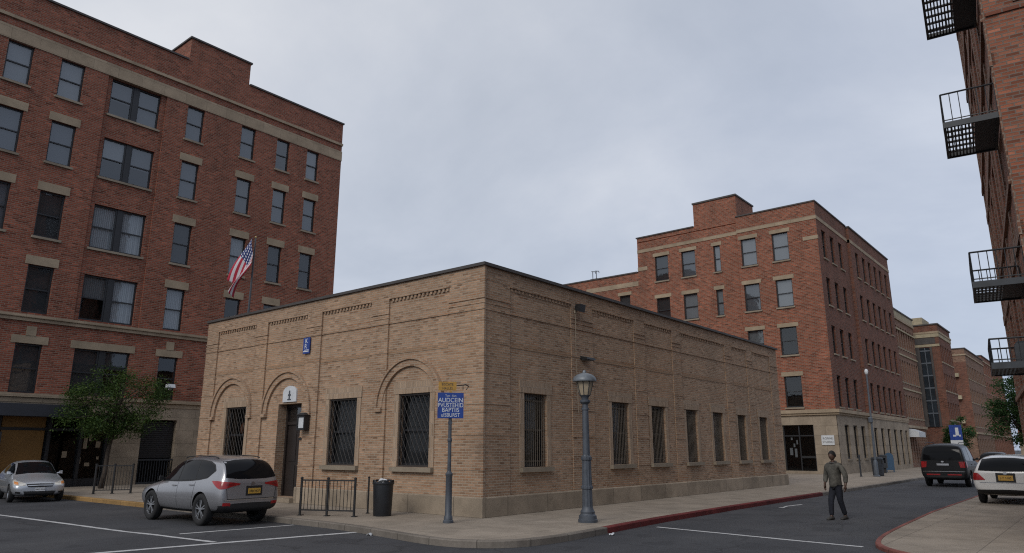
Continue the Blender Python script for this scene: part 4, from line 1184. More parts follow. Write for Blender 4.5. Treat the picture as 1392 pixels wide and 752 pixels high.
# ================================================================== RIGHT BUILDING WITH FIRE ESCAPES
NB = (1.832, -11.884); ANG = math.radians(6.595)
rr_ = thing('brick_building', 'brown brick building at the right edge with black iron fire escape balconies', 'building', (NB[0], NB[1], 0), ANG)
G1 = lambda u, z, d: (u, d, z)          # street side: outwards +Y local
G2 = lambda u, z, d: (-d, u, z)         # near end: outwards -X local, u from 0 to -14
HB = 25.0; LB = 12.3
wops = []
for j in range(6):
    for u in (2.6, 5.4, 8.2, 10.6):
        wops.append((u, u + 1.0, 3.4 + 3.5 * j, 5.4 + 3.5 * j))
mb = MB()
facade(mb, G1, 0, LB, -.1, HB, wops, rev=.2)
facade(mb, G2, -12, 0, -.1, HB, [(-4.2, -3.0, 4 + 3.5 * j, 6.1 + 3.5 * j) for j in range(6)] , rev=.25)
mb.face([(LB, 0, -.1), (LB, -12, -.1), (LB, -12, HB), (LB, 0, HB)]); mb.face([(0, -12, -.1), (LB, -12, -.1), (LB, -12, HB), (0, -12, HB)]); mb.face([(0, 0, HB), (LB, 0, HB), (LB, -12, HB), (0, -12, HB)])
mb.build('wall', [M['right_brick'], M['dark_room']], rr_, recalc=False)
mb = MB()
for j in range(6):
    z = 3.0 + 3.5 * j
    mb.fbox(G1, .0, LB, z + 2.62, z + 2.9, -.05, .05); mb.fbox(G1, .05, LB, z + .15, z + .3, -.05, .07)
for u in (0.0, 1.9, 4.3, 7.1, 9.9, 11.9): mb.fbox(G1, u + .02, u + .36, 0, HB - .3, -.03, .035)
mb.build('stone_band', M['brown_tan_brick'], rr_, recalc=False)
mb = MB()
for z in (10.2, 4.2): mb.fbox(G2, -12, -.02, z, z + .1, -.05, .04)
for k in range(5): mb.fbox(G2, -2.4, -.5, 10.38 + k * .11, 10.42 + k * .11, -.05, .03)
mb.build('string_course', M['dark_red_brick'], rr_, recalc=False)
for (a, b, c, e) in wops[:24]:
    if a < 9: window(rr_, (0, 0, 0), G1, a, b, c, e, inset=.1, sill=False, fill=('shade', .6))


def fire_escape(zb, depth, rail_h, length, a0=.05, box=False):
    """iron balcony: slatted floor, frame, railing of bars, brackets"""
    m = MB(); th = .12
    # frame channels
    m.box(a0, a0 + .05, .03, depth, zb, zb + th); m.box(a0 + length - .05, a0 + length, .03, depth, zb, zb + th)
    m.box(a0 + .05, a0 + length - .05, depth - .05, depth, zb, zb + th); m.box(a0 + .05, a0 + length - .05, .03, .08, zb, zb + th)
    # solid tread half near the wall, slats with gaps outside
    m.box(a0 + .051, a0 + length - .051, .08, depth * .45, zb + .03, zb + .055)
    y = depth * .45 + .02
    nrow = 6
    for k in range(nrow + 1):
        xx = a0 + .05 + (length - .1) * k / nrow
        m.box(xx - .035, xx + .035, depth * .45, depth - .05, zb + .02, zb + .05)
    while y < depth - .06:
        m.box(a0 + .05, a0 + length - .05, y, y + .028, zb + .026, zb + .062); y += .062
    fe = m.build('balcony', M['iron_blue'], rr_)
    r = MB(); zt = zb + th + rail_h
    for (p, q) in (((a0 + .025, .03), (a0 + .025, depth - .025)), ((a0 + .025, depth - .025), (a0 + length - .025, depth - .025)), ((a0 + length - .025, depth - .025), (a0 + length - .025, .03))):
        r.tube((p[0], p[1], zt), (q[0], q[1], zt), .018, n=6); r.tube((p[0], p[1], zb + th + .05), (q[0], q[1], zb + th + .05), .012, n=5)
        L = math.hypot(q[0] - p[0], q[1] - p[1]); k = max(2, int(L / .135))
        for i in range(k + 1):
            x = p[0] + (q[0] - p[0]) * i / k; yy = p[1] + (q[1] - p[1]) * i / k
            r.tube((x, yy, zb + th), (x, yy, zt), .009 if 0 < i < k else .018, n=5)
    r.build('railing', M['iron'], fe)
    return fe


fire_escape(11.10, 1.02, .66, 2.0); fire_escape(8.04, .98, .62, 1.9); fire_escape(4.70, .9, .58, 1.8)
f4 = fire_escape(3.14, .80, .44, 1.7)
m_ = MB(); m_.box(.6, .95, .12, .38, 3.27, 3.62); m_.bev(.62, .93, .14, .36, 3.62, 3.70, .04); m_.build('crate', M['iron_blue'], f4)

# ================================================================== STREET FURNITURE
# grey-blue lantern post
lp = thing('street_lamp', 'blue grey fluted street lamp with domed lantern at the red kerb corner', 'street lamp', (.77, -2.69, 0))
m_ = MB()
m_.lathe(0, 0, [(.235, 0), (.235, .06), (.22, .075), (.215, .15), (.185, .17), (.17, .20), (.175, .24), (.145, .29), (.13, .33), (.127, .36)], 16); m_.build('base', M['lamp_paint'], lp, smooth=True, autosmooth=30)
m_ = MB()
N = 24; prof = [(.125, .36), (.118, .75), (.142, .77), (.142, .82), (.12, .84), (.116, 1.0), (.108, 1.42), (.132, 1.44), (.132, 1.50), (.10, 1.53), (.09, 1.56)]
verts = []; faces = []
for (r, z) in prof:
    for k in range(N):
        rr2 = r * (1 - (.07 if k % 2 else 0)); a = 2 * PI * k / N; verts.append((rr2 * math.cos(a), rr2 * math.sin(a), z))
for i in range(len(prof) - 1):
    for k in range(N): faces.append((i * N + k, i * N + (k + 1) % N, (i + 1) * N + (k + 1) % N, (i + 1) * N + k))
m_.mesh(verts, faces); m_.build('lower_shaft', M['lamp_paint'], lp, smooth=False)
m_ = MB(); m_.lathe(0, 0, [(.09, 1.56), (.089, 1.6), (.076, 2.6), (.075, 2.62), (.098, 2.63), (.098, 2.67), (.074, 2.68), (.07, 2.76), (.10, 2.78), (.13, 2.82), (.13, 2.86), (.085, 2.88), (.09, 2.93), (.12, 2.97)], 14); m_.build('upper_shaft', M['lamp_paint'], lp, smooth=True, autosmooth=35)
m_ = MB(); m_.lathe(0, 0, [(.125, 2.975), (.15, 3.05), (.205, 3.28), (.21, 3.31)], 8, rot=PI / 8); lg = m_.build('lantern_glass', M['lamp_glass'], lp)
m_ = MB()
for k in range(8):
    a = 2 * PI * (k + .5) / 8
    m_.tube((.128 * math.cos(a), .128 * math.sin(a), 2.975), (.212 * math.cos(a), .212 * math.sin(a), 3.31), .0115, n=5)
m_.lathe(0, 0, [(.13, 2.965), (.135, 2.985), (.10, 2.985)], 8, rot=PI / 8); m_.build('lantern_bars', M['iron_blue'], lg)
m_ = MB(); m_.lathe(0, 0, [(.225, 3.31), (.295, 3.32), (.30, 3.345), (.285, 3.40), (.245, 3.455), (.17, 3.50), (.09, 3.525), (.05, 3.535), (.05, 3.56), (.03, 3.60), (.0, 3.61)], 20); m_.build('lantern_hood', M['lamp_dome'], lp, smooth=True, autosmooth=40)

# blue sign on its post at the corner
SP = (-1.46, -.24)
def rot_towards_cam(x, y): return math.atan2(CAM.y - y, CAM.x - x)
sa = rot_towards_cam(*SP) + math.radians(4)
sp_ = thing('street_sign', 'blue and mustard sign on a grey post at the corner of the tan building', 'sign', (SP[0], SP[1], 0), sa)
m_ = MB(); m_.lathe(0, 0, [(.125, 0), (.125, .05), (.105, .07), (.10, .14), (.082, .17), (.078, .6), (.075, 1.06), (.088, 1.08), (.088, 1.12), (.06, 1.15), (.05, 1.18)], 12); m_.build('base', M['lamp_paint'], sp_, smooth=True, autosmooth=35)
m_ = MB(); m_.tube((0, 0, 1.16), (0, 0, 3.0), .045, .04, 10); m_.lathe(0, 0, [(.052, 1.86), (.058, 1.88), (.058, 1.93), (.05, 1.95)], 10); m_.box(-.03, .045, -.05, .05, 2.28, 2.34); m_.build('post', M['lamp_paint'], sp_, smooth=True, autosmooth=35)
m_ = MB(); m_.box(.046, .062, -.315, .315, 2.415, 3.03); m_.box(.0622, .0645, -.30, -.292, 2.43, 3.015); m_.box(.0622, .0645, .292, .30, 2.43, 3.015)
sb = m_.build('sign_board', M['blue_sign'], sp_)
RS_ = (PI / 2, 0, PI / 2)
for s, z, h, sx in (('Tue - Sun', 2.955, .062, 1.0), ('AUDCEIN', 2.845, .135, .92), ('PVUSTEHID', 2.725, .13, .84), ('BAPTIIS', 2.61, .13, .88), ('uISBURST', 2.49, .115, .86)):
    text_obj('lettering', s, h * 1.12, M['white_panel'], sb, (.0645, 0, z), RS_, .002, sx=sx)
m_ = MB(); m_.box(-.02, .0, -.30, .14, 3.09, 3.30); m_.box(-.015, .01, -.03, .03, 2.98, 3.08); yb = m_.build('sign_board', M['yellow_sign'], sp_); yb['label'] = 'mustard sign board'
text_obj('lettering', 'EISCHTE', .085, M['coping'], yb, (.002, -.08, 3.235), RS_, .002, sx=.9); text_obj('lettering', 'HALLES', .085, M['coping'], yb, (.002, -.08, 3.14), RS_, .002, sx=.9)
m_ = MB(); m_.path([(0, .14, 3.21), (0, .30, 3.22), (0, .30, 3.12)], .014, 6); m_.path([(0, .36, 3.24), (0, .44, 3.19), (0, .38, 3.11)], .016, 6); m_.tube((0, .30, 3.22), (0, .36, 3.24), .014, n=6); m_.build('bracket', M['iron'], sp_)

# litter bin with bag, thin post behind
bx, by = -1.25, 2.36
lb_ = thing('litter_bin', 'black tapered litter bin against the left face of the tan building', 'bin', (bx, by, 0))
m_ = MB(); m_.lathe(0, 0, [(.225, 0), (.235, .02), (.265, .78), (.285, .80), (.285, .84), (.275, .85), (.26, .85), (.25, .80), (.24, .3), (.0, .3)], 20); m_.build('body', M['bin'], lb_, smooth=True, autosmooth=35)
m_ = MB()
for k in range(2):
    m_.path([(.26 * math.cos(a), .26 * math.sin(a), .86 + .035 * math.sin(5 * a + k)) for a in [2 * PI * i / 24 for i in range(25)]], .02, 5)
m_.build('rim', M['bin'], lb_, smooth=True)
bag_bm = bmesh.new(); bmesh.ops.create_icosphere(bag_bm, subdivisions=3, radius=.12)
for v in bag_bm.verts:
    n_ = math.sin(v.co.x * 31) * math.sin(v.co.y * 27 + 1) * math.sin(v.co.z * 24 + 2)
    v.co *= 1 + .28 * n_; v.co.z *= .62
me = bpy.data.meshes.new('rubbish_bag'); bag_bm.to_mesh(me); bag_bm.free(); me.materials.append(M['bag'])
o = bpy.data.objects.new('rubbish_bag', me); link(o); o.location = (bx - .03, by - .02, .86); tag(o, 'crumpled white bag spilling over the top of the black bin', 'bag')
m_ = MB(); m_.tube((0, 0, 0), (0, 0, .92), .025, n=8); m_.lathe(0, 0, [(.05, 0), (.05, .02), (.026, .03)], 8); m_.lathe(0, 0, [(.03, .92), (.035, .95), (.0, .97)], 8)
o = tag(m_.build('post', M['iron']), 'thin black iron post beside the litter bin', 'post'); o.location = (-1.04, 3.2, 0)


def iron_fence(name, label, cat, p0, p1, h, n, posts, lean=(0, 0), t=None, wide=.02):
    a = math.atan2(p1[1] - p0[1], p1[0] - p0[0]); L = math.hypot(p1[0] - p0[0], p1[1] - p0[1])
    root = thing(name, label, cat, (p0[0], p0[1], 0), a)
    for i in range(posts):
        x = L * i / (posts - 1)
        m = MB(); m.tube((x, -.12 if lean[1] else 0, 0), (x, lean[1] * .3, h + .02), wide * 1.35, n=8); m.lathe(x, lean[1] * .3, [(wide * 1.6, h + .0), (wide * 1.7, h + .04), (.0, h + .06)], 8)
        m.box(x - .06, x + .06, -.12 if lean[1] else -.05, .1, 0, .02)
        m.build('post', M['iron'], root)
    for z in (.14, h - .03):
        m = MB(); m.box(0, L, -.015 + lean[1] * .3 * z / h, .015 + lean[1] * .3 * z / h, z - .015, z + .02)
        m.build('rail', M['iron'], root)
    for i in range(1, n):
        x = L * i / n
        if any(abs(x - L * k / (posts - 1)) < .03 for k in range(posts)): continue
        m = MB(); m.tube((x, lean[1] * .3 * .14 / h, .14), (x, lean[1] * .3, h - .03), .0085, n=6); m.build('bar', M['iron'], root)
    return root


iron_fence('iron_barrier', 'black iron barrier of upright bars on the pavement left of the bin', 'barrier', (-2.54, 4.12), (-1.90, 2.70), .92, 15, 3, wide=.024)
iron_fence('iron_fence', 'black iron fence under the street tree by the yellow kerb', 'fence', (-2.30, 17.95), (-1.2, 17.3), 1.08, 12, 3, wide=.03)

# far street lamp on the right pavement and other things there
sl = thing('street_lamp', 'tall slender grey street lamp in front of the shaded brick side wall', 'street lamp', (36.1, -.9, 0))
m_ = MB(); m_.lathe(0, 0, [(.2, 0), (.2, .05), (.14, .1), (.12, .9), (.09, 1.0)], 10); m_.build('base', M['pole_grey'], sl, smooth=True, autosmooth=35)
m_ = MB(); m_.tube((0, 0, 1.0), (.1, -.06, 6.35), .075, .045, 8); m_.lathe(0, 0, [(.1, 3.3), (.13, 3.35), (.13, 3.6), (.1, 3.65)], 8); m_.build('pole', M['pole_grey'], sl)
m_ = MB(); m_.lathe(.1, -.06, [(.05, 6.35), (.09, 6.42), (.12, 6.55), (.09, 6.67), (.03, 6.72), (0, 6.73)], 12); m_.build('lantern', M['white_panel'], sl, smooth=True)
tb = thing('litter_bin', 'dark bin at the foot of the tall slender street lamp', 'bin', (37.2, -.75, 0))
m_ = MB(); m_.lathe(0, 0, [(.3, 0), (.33, .05), (.36, 1.0), (.38, 1.02), (.38, 1.08), (.3, 1.15), (.1, 1.2)], 12); m_.build('body', M['iron_blue'], tb)
m_ = MB(); m_.box(-.2, .2, -.37, -.3, .8, .98); m_.build('opening', M['car_black'], tb)
mbx = thing('post_box', 'blue postal collection box on the pavement along the shaded brick side wall', 'post box', (46.5, .55, 0), .2)
m_ = MB(); m_.box(-.32, .32, -.3, .3, .15, 1.1); n = 10
for i in range(n):
    t0 = PI * i / n; t1 = PI * (i + 1) / n
    m_.hexa([(-.32, .3 * math.cos(t0), 1.1), (.32, .3 * math.cos(t0), 1.1), (.32, .3 * math.cos(t1), 1.1), (-.32, .3 * math.cos(t1), 1.1), (-.32, .3 * math.cos(t0), 1.101 + .3 * math.sin(t0)), (.32, .3 * math.cos(t0), 1.101 + .3 * math.sin(t0)), (.32, .3 * math.cos(t1), 1.101 + .3 * math.sin(t1)), (-.32, .3 * math.cos(t1), 1.101 + .3 * math.sin(t1))])
m_.build('body', M['blue_box'], mbx)
for (x, y) in ((-.26, -.24), (.26, -.24), (-.26, .24), (.26, .24)):
    m_ = MB(); m_.box(x - .04, x + .04, y - .04, y + .04, 0, .15); m_.build('leg', M['blue_box'], mbx)
nb = thing('newspaper_box', 'dark newspaper box standing left of the blue postal box', 'newspaper box', (43.6, .3, 0), .1)
m_ = MB(); m_.box(-.24, .24, -.22, .22, .35, 1.15); m_.bev(-.26, .26, -.24, .24, 1.15, 1.28, .06); m_.build('body', M['iron_blue'], nb)
m_ = MB(); m_.box(-.12, .12, -.12, .12, 0, .35); m_.build('pedestal', M['iron'], nb)
m_ = MB(); m_.box(-.245, -.241, -.16, .16, .7, 1.05); m_.build('window', M['car_glass'], nb)
for k, (x, y, h, lab) in enumerate(((35.4, -.15, 1.3, 'slim dark post on the pavement left of the tall street lamp'), (41.0, -2.9, 1.35, 'slim dark kerb post close behind the black van'))):
    m_ = MB(); m_.tube((0, 0, 0), (0, 0, h), .05, n=8); m_.lathe(0, 0, [(.08, 0), (.08, .04), (.05, .06)], 8); m_.lathe(0, 0, [(.065, h - .12), (.065, h), (.0, h + .04)], 8)
    o = tag(m_.build('bollard', M['iron_blue']), lab, 'post', 'slim posts on the far pavement'); o.location = (x, y, 0)
# blue pictogram sign above the van
bsn = thing('street_sign', 'blue pictogram sign on a pole above the black van', 'sign', (52, -3.25, 0))
m_ = MB(); m_.tube((0, 0, 0), (0, 0, 3.6), .05, n=8); m_.build('post', M['pole_grey'], bsn)
m_ = MB(); m_.box(-.1, -.06, -.42, .42, 2.35, 3.5); bd = m_.build('sign_board', M['blue_sign'], bsn)
m_ = MB(); m_.box(-.104, -.1005, -.42, .42, 2.02, 2.34); m_.box(-.104, -.101, -.2, .02, 2.7, 3.3); m_.box(-.104, -.101, -.32, -.2, 2.62, 2.75); m_.box(-.1045, -.1012, .0, .2, 2.62, 2.75); m_.build('pictogram', M['white_panel'], bd)

# ================================================================== TREES


def tree(name, label, loc, h, crown_c, crown_r, n_clumps, leaves, size, leaf, seed, trunk_r=.12, bias=None, group=None):
    rnd = random.Random(seed)
    t = thing(name, label, 'tree', loc, 0, group)
    m = MB()
    top = Vector(crown_c)
    p0 = Vector((0, 0, 0)); p1 = Vector((top.x * .25, top.y * .25, h * .28)); p2 = Vector((top.x * .7, top.y * .7, top.z - crown_r[2] * .35)); p3 = Vector((top.x, top.y, top.z + crown_r[2] * .55))
    m.path([p0, (p0 + p1) / 2 + Vector((.03, -.02, 0)), p1, p2, p3], [trunk_r * 1.25, trunk_r, trunk_r * .85, trunk_r * .6, trunk_r * .2], 9)
    clumps = []
    for i in range(n_clumps):
        while True:
            v = Vector((rnd.uniform(-1, 1), rnd.uniform(-1, 1), rnd.uniform(-1, 1)))
            if .25 < v.length < 1: break
        c = Vector((top.x + v.x * crown_r[0], top.y + v.y * crown_r[1], top.z + v.z * crown_r[2] * (1 if v.z > 0 else .8)))
        if bias: c += Vector(bias) * (1 - (c.z - (top.z - crown_r[2])) / (2 * crown_r[2]))
        rr = rnd.uniform(.22, .42) * min(crown_r)
        clumps.append((c, rr))
        f = rnd.uniform(.15, .8); s = p1.lerp(p3, f)
        mid = s.lerp(c, .55) + Vector((rnd.uniform(-.1, .1), rnd.uniform(-.1, .1), rnd.uniform(.0, .22)))
        m.path([s, mid, c], [trunk_r * .42 * (1 - f * .6), trunk_r * .22, trunk_r * .06], 5)
    m.build('trunk', M['bark'], t, smooth=True)
    lv = []; lf = []
    for k in range(leaves):
        c, rr = clumps[rnd.randrange(len(clumps))]
        d = Vector((rnd.gauss(0, 1), rnd.gauss(0, 1), rnd.gauss(0, .7)))
        d = d.normalized() * (rr * rnd.random() ** .5 * (1.35 if rnd.random() < .2 else 1))
        p = c + d + Vector((0, 0, -.08 * rnd.random()))
        ax = Vector((rnd.gauss(0, 1), rnd.gauss(0, 1), rnd.gauss(0, .5) - .25)).normalized()
        nrm = Vector((rnd.gauss(0, .6), rnd.gauss(0, .6), 1)).normalized()
        b = ax.cross(nrm).normalized()
        s = size * rnd.uniform(.6, 1.25); wd = s * .42
        i = len(lv); bend = nrm * (s * .12)
        lv += [p, p + ax * s * .5 + b * wd * .5 + bend, p + ax * s, p + ax * s * .5 - b * wd * .5 + bend]
        lf += [(i, i + 1, i + 2, i + 3)]
    me = bpy.data.meshes.new('crown'); me.from_pydata([tuple(v) for v in lv], [], lf); me.materials.append(M[leaf])
    link(bpy.data.objects.new('crown', me), t)
    return t


tree('street_tree', 'small leafy street tree with dark green crown in front of the left shopfront', (-.45, 22.0, 0), 5.5, (.40, .0, 3.65), (2.3, 1.8, 1.75), 52, 14500, .12, 'leaf', 5, .10, bias=(-.45, 0, 0))
tree('street_tree', 'dense green tree on the right pavement beyond the white estate car', (27.6, -9.55, -.06), 5.6, (0, 0, 3.5), (1.6, 1.35, 1.75), 48, 13000, .15, 'leaf2', 9, .12)
tree('street_tree', 'small dark tree by the glass bays behind the black van', (66.5, -1.4, 0), 5.0, (0, 0, 3.0), (1.5, 1.3, 1.7), 26, 5000, .22, 'leaf2', 14, .12)

# ================================================================== VEHICLES


def make_car(name, label, cat, spec, loc, rz, scale, group=None):
    """body: subdivided cage of cross sections with the wheel arches cut out; everything else is laid on that surface"""
    t = thing(name, label, cat, loc, rz, group)
    t.scale = (scale, scale, scale * spec.get('zs', 1.0))
    st = spec['stations']
    verts = []; faces = []
    prof_n = None
    for (x, zb, w0, z1, w1, zs, w2, ze, w3, zt) in st:
        half = [(w0 * .55, zb), (w0, zb + .02), (w1, z1), (w1 * .995, (z1 + zs) / 2), (w2, zs), (w2 * .25 + w3 * .75, zs + (ze - zs) * .72), (w3, ze), (w3 * .5, zt)]
        ring = [(x, -y, z) for y, z in half] + [(x, y, z) for y, z in reversed(half)]
        prof_n = len(ring); verts += ring
    for i in range(len(st) - 1):
        for k in range(prof_n):
            a = i * prof_n + k; b = i * prof_n + (k + 1) % prof_n
            faces.append((a, b, b + prof_n, a + prof_n))
    for i, flip in ((0, True), (len(st) - 1, False)):
        o = i * prof_n; h = prof_n // 2
        for k in range(h - 1):
            q = (o + k, o + k + 1, o + prof_n - 2 - k, o + prof_n - 1 - k)
            faces.append(q[::-1] if flip else q)
    me = bpy.data.meshes.new('cage'); me.from_pydata(verts, [], faces)
    bm = bmesh.new(); bm.from_mesh(me); bmesh.ops.recalc_face_normals(bm, faces=bm.faces); bm.to_mesh(me); bm.free()
    ob = bpy.data.objects.new('cage', me); col.objects.link(ob)
    ss = ob.modifiers.new('s', 'SUBSURF'); ss.levels = 3; ss.render_levels = 3
    cut = []
    wr, wy = spec['wheel_r'], spec['wheel_y']
    for xw in (spec['rear_axle'], spec['front_axle']):
        for sg in (-1, 1):
            cm = MB(); n = 32; R = wr * 1.13
            y0, y1 = (wy - .20, wy + .4)
            ring0 = [(xw + R * math.cos(2 * PI * k / n), sg * y0, wr + R * math.sin(2 * PI * k / n)) for k in range(n)]
            ring1 = [(p[0], sg * y1, p[2]) for p in ring0]
            cm.mesh(ring0 + ring1, [(k, (k + 1) % n, n + (k + 1) % n, n + k) for k in range(n)] + [tuple(range(n))[::-1], tuple(range(n, 2 * n))])
            c = cm.build('cutter', M['car_black'], None, uv=False); cut.append(c)
            bo = ob.modifiers.new('b', 'BOOLEAN'); bo.object = c; bo.operation = 'DIFFERENCE'; bo.solver = 'EXACT'; bo.material_mode = 'TRANSFER'
    me.materials.append(M[spec['paint']]); me.materials.append(M['car_black'])
    dg = bpy.context.evaluated_depsgraph_get()
    ev = bpy.data.meshes.new_from_object(ob.evaluated_get(dg))
    for c in cut: bpy.data.objects.remove(c)
    # surface for the overlays: without the arches
    ob.modifiers.clear(); ss = ob.modifiers.new('s', 'SUBSURF'); ss.levels = 3; ss.render_levels = 3
    dg = bpy.context.evaluated_depsgraph_get()
    sm = bpy.data.meshes.new_from_object(ob.evaluated_get(dg))
    bvh = BVHTree.FromPolygons([v.co.copy() for v in sm.vertices], [tuple(p.vertices) for p in sm.polygons])
    bpy.data.objects.remove(ob); bpy.data.meshes.remove(sm)
    ev.name = 'body'
    slots = [m.name if m else '' for m in ev.materials]
    dark = next((i for i, m in enumerate(ev.materials) if m == M['car_black']), 1)
    for p in ev.polygons:
        p.use_smooth = True
        c = p.center
        for xw in (spec['rear_axle'], spec['front_axle']):
            rr = math.hypot(c.x - xw, c.z - wr)
            if (rr < wr * 1.12 and abs(c.y) < wy + .3 and abs(c.y) > wy - .25 and rr < wr * 1.115) or (abs(rr - wr * 1.13) < .012 and abs(p.normal.y) < .5): p.material_index = dark
        if c.z < spec.get('clad', .34): p.material_index = dark
    ev.set_sharp_from_angle(angle=math.radians(40))
    body = bpy.data.objects.new('body', ev); link(body, t)

    def hit(plane, a, b):
        if plane == 'R': r = bvh.ray_cast(Vector((a, -4, b)), Vector((0, 1, 0)))
        elif plane == 'L': r = bvh.ray_cast(Vector((a, 4, b)), Vector((0, -1, 0)))
        elif plane == 'rear': r = bvh.ray_cast(Vector((-5, a, b)), Vector((1, 0, 0)))
        elif plane == 'front': r = bvh.ray_cast(Vector((5, a, b)), Vector((-1, 0, 0)))
        else: r = bvh.ray_cast(Vector((a, b, 5)), Vector((0, 0, -1)))
        return (r[0], r[1]) if r[0] is not None else (None, None)

    def resample(P, n):
        P = [Vector(p) for p in P]; L = [0]
        for a, b in zip(P[:-1], P[1:]): L.append(L[-1] + (b - a).length)
        out = []
        for i in range(n + 1):
            s = L[-1] * i / n
            for k in range(len(P) - 1):
                if s <= L[k + 1] + 1e-9:
                    f = (s - L[k]) / max(1e-9, L[k + 1] - L[k]); out.append(P[k].lerp(P[k + 1], f)); break
        return out

    def patch(nm, mt, parent, items, off=.006, n=14, m=8, thick=.0):
        mbp_ = MB()
        for plane, top, bot in items:
            T = resample(top, n); B = resample(bot, n); grid = []
            for i in range(n + 1):
                row = []
                for j in range(m + 1):
                    q = B[i].lerp(T[i], j / m); h, nn = hit(plane, q.x, q.y)
                    row.append(None if h is None else h + (nn if nn.dot(h - Vector((h.x * .8, 0, .7))) > 0 else -nn) * off)
                grid.append(row)
            for i in range(n):
                for j in range(m):
                    q = (grid[i][j], grid[i + 1][j], grid[i + 1][j + 1], grid[i][j + 1])
                    if all(v is not None for v in q): mbp_.face(q)
        # weld for smooth shading
        o = mbp_.build(nm, M[mt], parent, smooth=True, recalc=False, uv=False)
        b2 = bmesh.new(); b2.from_mesh(o.data); bmesh.ops.remove_doubles(b2, verts=b2.verts, dist=1e-5); bmesh.ops.recalc_face_normals(b2, faces=b2.faces); b2.to_mesh(o.data); b2.free()
        return o

    def mir(top, bot, s): return ([(s * a, b) for a, b in top], [(s * a, b) for a, b in bot])
    for (top, bot) in spec['side_windows']:
        for s in 'LR': patch('side_window', 'car_glass', t, [(s, top, bot)])
    if 'trim' in spec:
        for s in 'LR': patch('window_trim', spec.get('trim_mat', 'car_black'), t, [(s, a, b) for a, b in spec['trim']], off=.0035, n=44, m=10)
    patch('rear_window', 'car_glass', t, [('rear', *spec['rear_window'])], n=18)
    patch('windscreen', 'car_glass', t, [('front', *spec['windscreen'])], n=18, m=12)
    for s in (-1, 1):
        items = [('rear', *mir(*q, s)) for q in spec['tail']] + [(('L' if s > 0 else 'R'), *q) for q in spec.get('tail_side', [])]
        tl = patch('tail_lamp', 'tail_red', t, items, off=.012, n=12, m=6)
        if 'tail_inner' in spec: patch('lens', 'tail_dark', tl, [('rear', *mir(*q, s)) for q in spec['tail_inner']], off=.016, n=8, m=4)
        items = [('front', *mir(*q, s)) for q in spec['head']] + [(('L' if s > 0 else 'R'), *q) for q in spec.get('head_side', [])]
        hl = patch('headlight', 'headlight', t, items, off=.008, n=12, m=6)
        if 'amber' in spec: patch('indicator', 'amber', hl, [('front', *mir(*spec['amber'], s))], off=.014, n=6, m=4)
        if 'reflector' in spec: patch('reflector', 'tail_red', t, [('rear', *mir(*spec['reflector'], s))], off=.010, n=6, m=3)
    for q in spec.get('rear_dark', []): patch('rear_bumper', 'car_black', t, [('rear', *q)], off=.010, n=30, m=6)
    for q in spec.get('front_dark', []): patch('grille', 'car_black', t, [('front', *q)], off=.010, n=24, m=5)
    for q in spec.get('gate', []): patch('tailgate_seam', 'car_black', t, [('rear', *q)], off=.004, n=16, m=1)
    for q in spec.get('chrome', []): patch('chrome_strip', 'chrome', t, [q], off=.014, n=20, m=2)
    for s in 'LR':
        items = [(s, a, b) for a, b in spec['seams']]
        if items: patch('door_seam', 'car_black', t, items, off=.0035, n=24, m=1)
        for (x, z) in spec['handles']:
            h, nn = hit(s, x, z)
            if h is not None:
                mh_ = MB(); sg = 1 if s == 'L' else -1
                y = h.y; ys = sorted((y - .0 * sg, y + .03 * sg)); mh_.box(x - .10, x + .10, ys[0], ys[1], z - .014, z + .014); mh_.build('door_handle', M[spec.get('handle_mat', 'chrome')], t)
        # mirror
        x, z = spec['mirror']; h, nn = hit(s, x, z)
        if h is not None:
            sg = 1 if s == 'L' else -1; mm = MB(); y = h.y
            P = lambda dx, dy, dz: (x + dx, y + sg * dy, z + dz)
            mm.hexa([P(-.05, .02, .01), P(.06, .02, .01), P(.05, .15, .0), P(-.05, .17, .0), P(-.05, .04, .11), P(.05, .04, .11), P(.03, .14, .12), P(-.05, .16, .12)])
            mm.tube(P(.0, -.03, .03), P(.0, .06, .05), .03, n=6)
            mo = mm.build('wing_mirror', M[spec.get('mirror_mat', spec['paint'])], t)
            b_ = mo.modifiers.new('b', 'BEVEL'); b_.width = .02; b_.segments = 2
    if 'rails' in spec:
        for s in (-1, 1):
            mr = MB(); pts = [(x, s * y, z) for x, y, z in spec['rails']]; mr.path(pts, .016, 6); mr.build('roof_rail', M['car_black'], t)
    if 'plate' in spec:
        pl, yz = spec['plate'], .0
        h, nn = hit(pl[0], pl[1], pl[2])
        sg = -1 if pl[0] == 'rear' else 1
        mp_ = MB(); x = h.x + sg * .015; xs = sorted((x, x + sg * .012)); mp_.box(xs[0], xs[1], pl[1] - pl[3] / 2, pl[1] + pl[3] / 2, pl[2] - pl[4] / 2, pl[2] + pl[4] / 2)
        po = mp_.build('number_plate', M[spec.get('plate_mat', 'plate')], t)
        xf = x + sg * .013
        rot = (PI / 2, 0, -PI / 2) if sg < 0 else (PI / 2, 0, PI / 2)
        text_obj('lettering', spec.get('plate_text', 'HBN 4627'), pl[4] * .6, M['car_black'], po, (xf, pl[1], pl[2] - .005), rot, .002, sx=.9)
        if pl[0] == 'rear':
            mf = MB(); x2 = sorted((x + .004, x + .014)); mf.box(x2[0], x2[1], pl[1] - pl[3] * .66, pl[1] + pl[3] * .66, pl[2] - pl[4] * .85, pl[2] + pl[4] * .95); mf.build('plate_recess', M['car_black'], t)
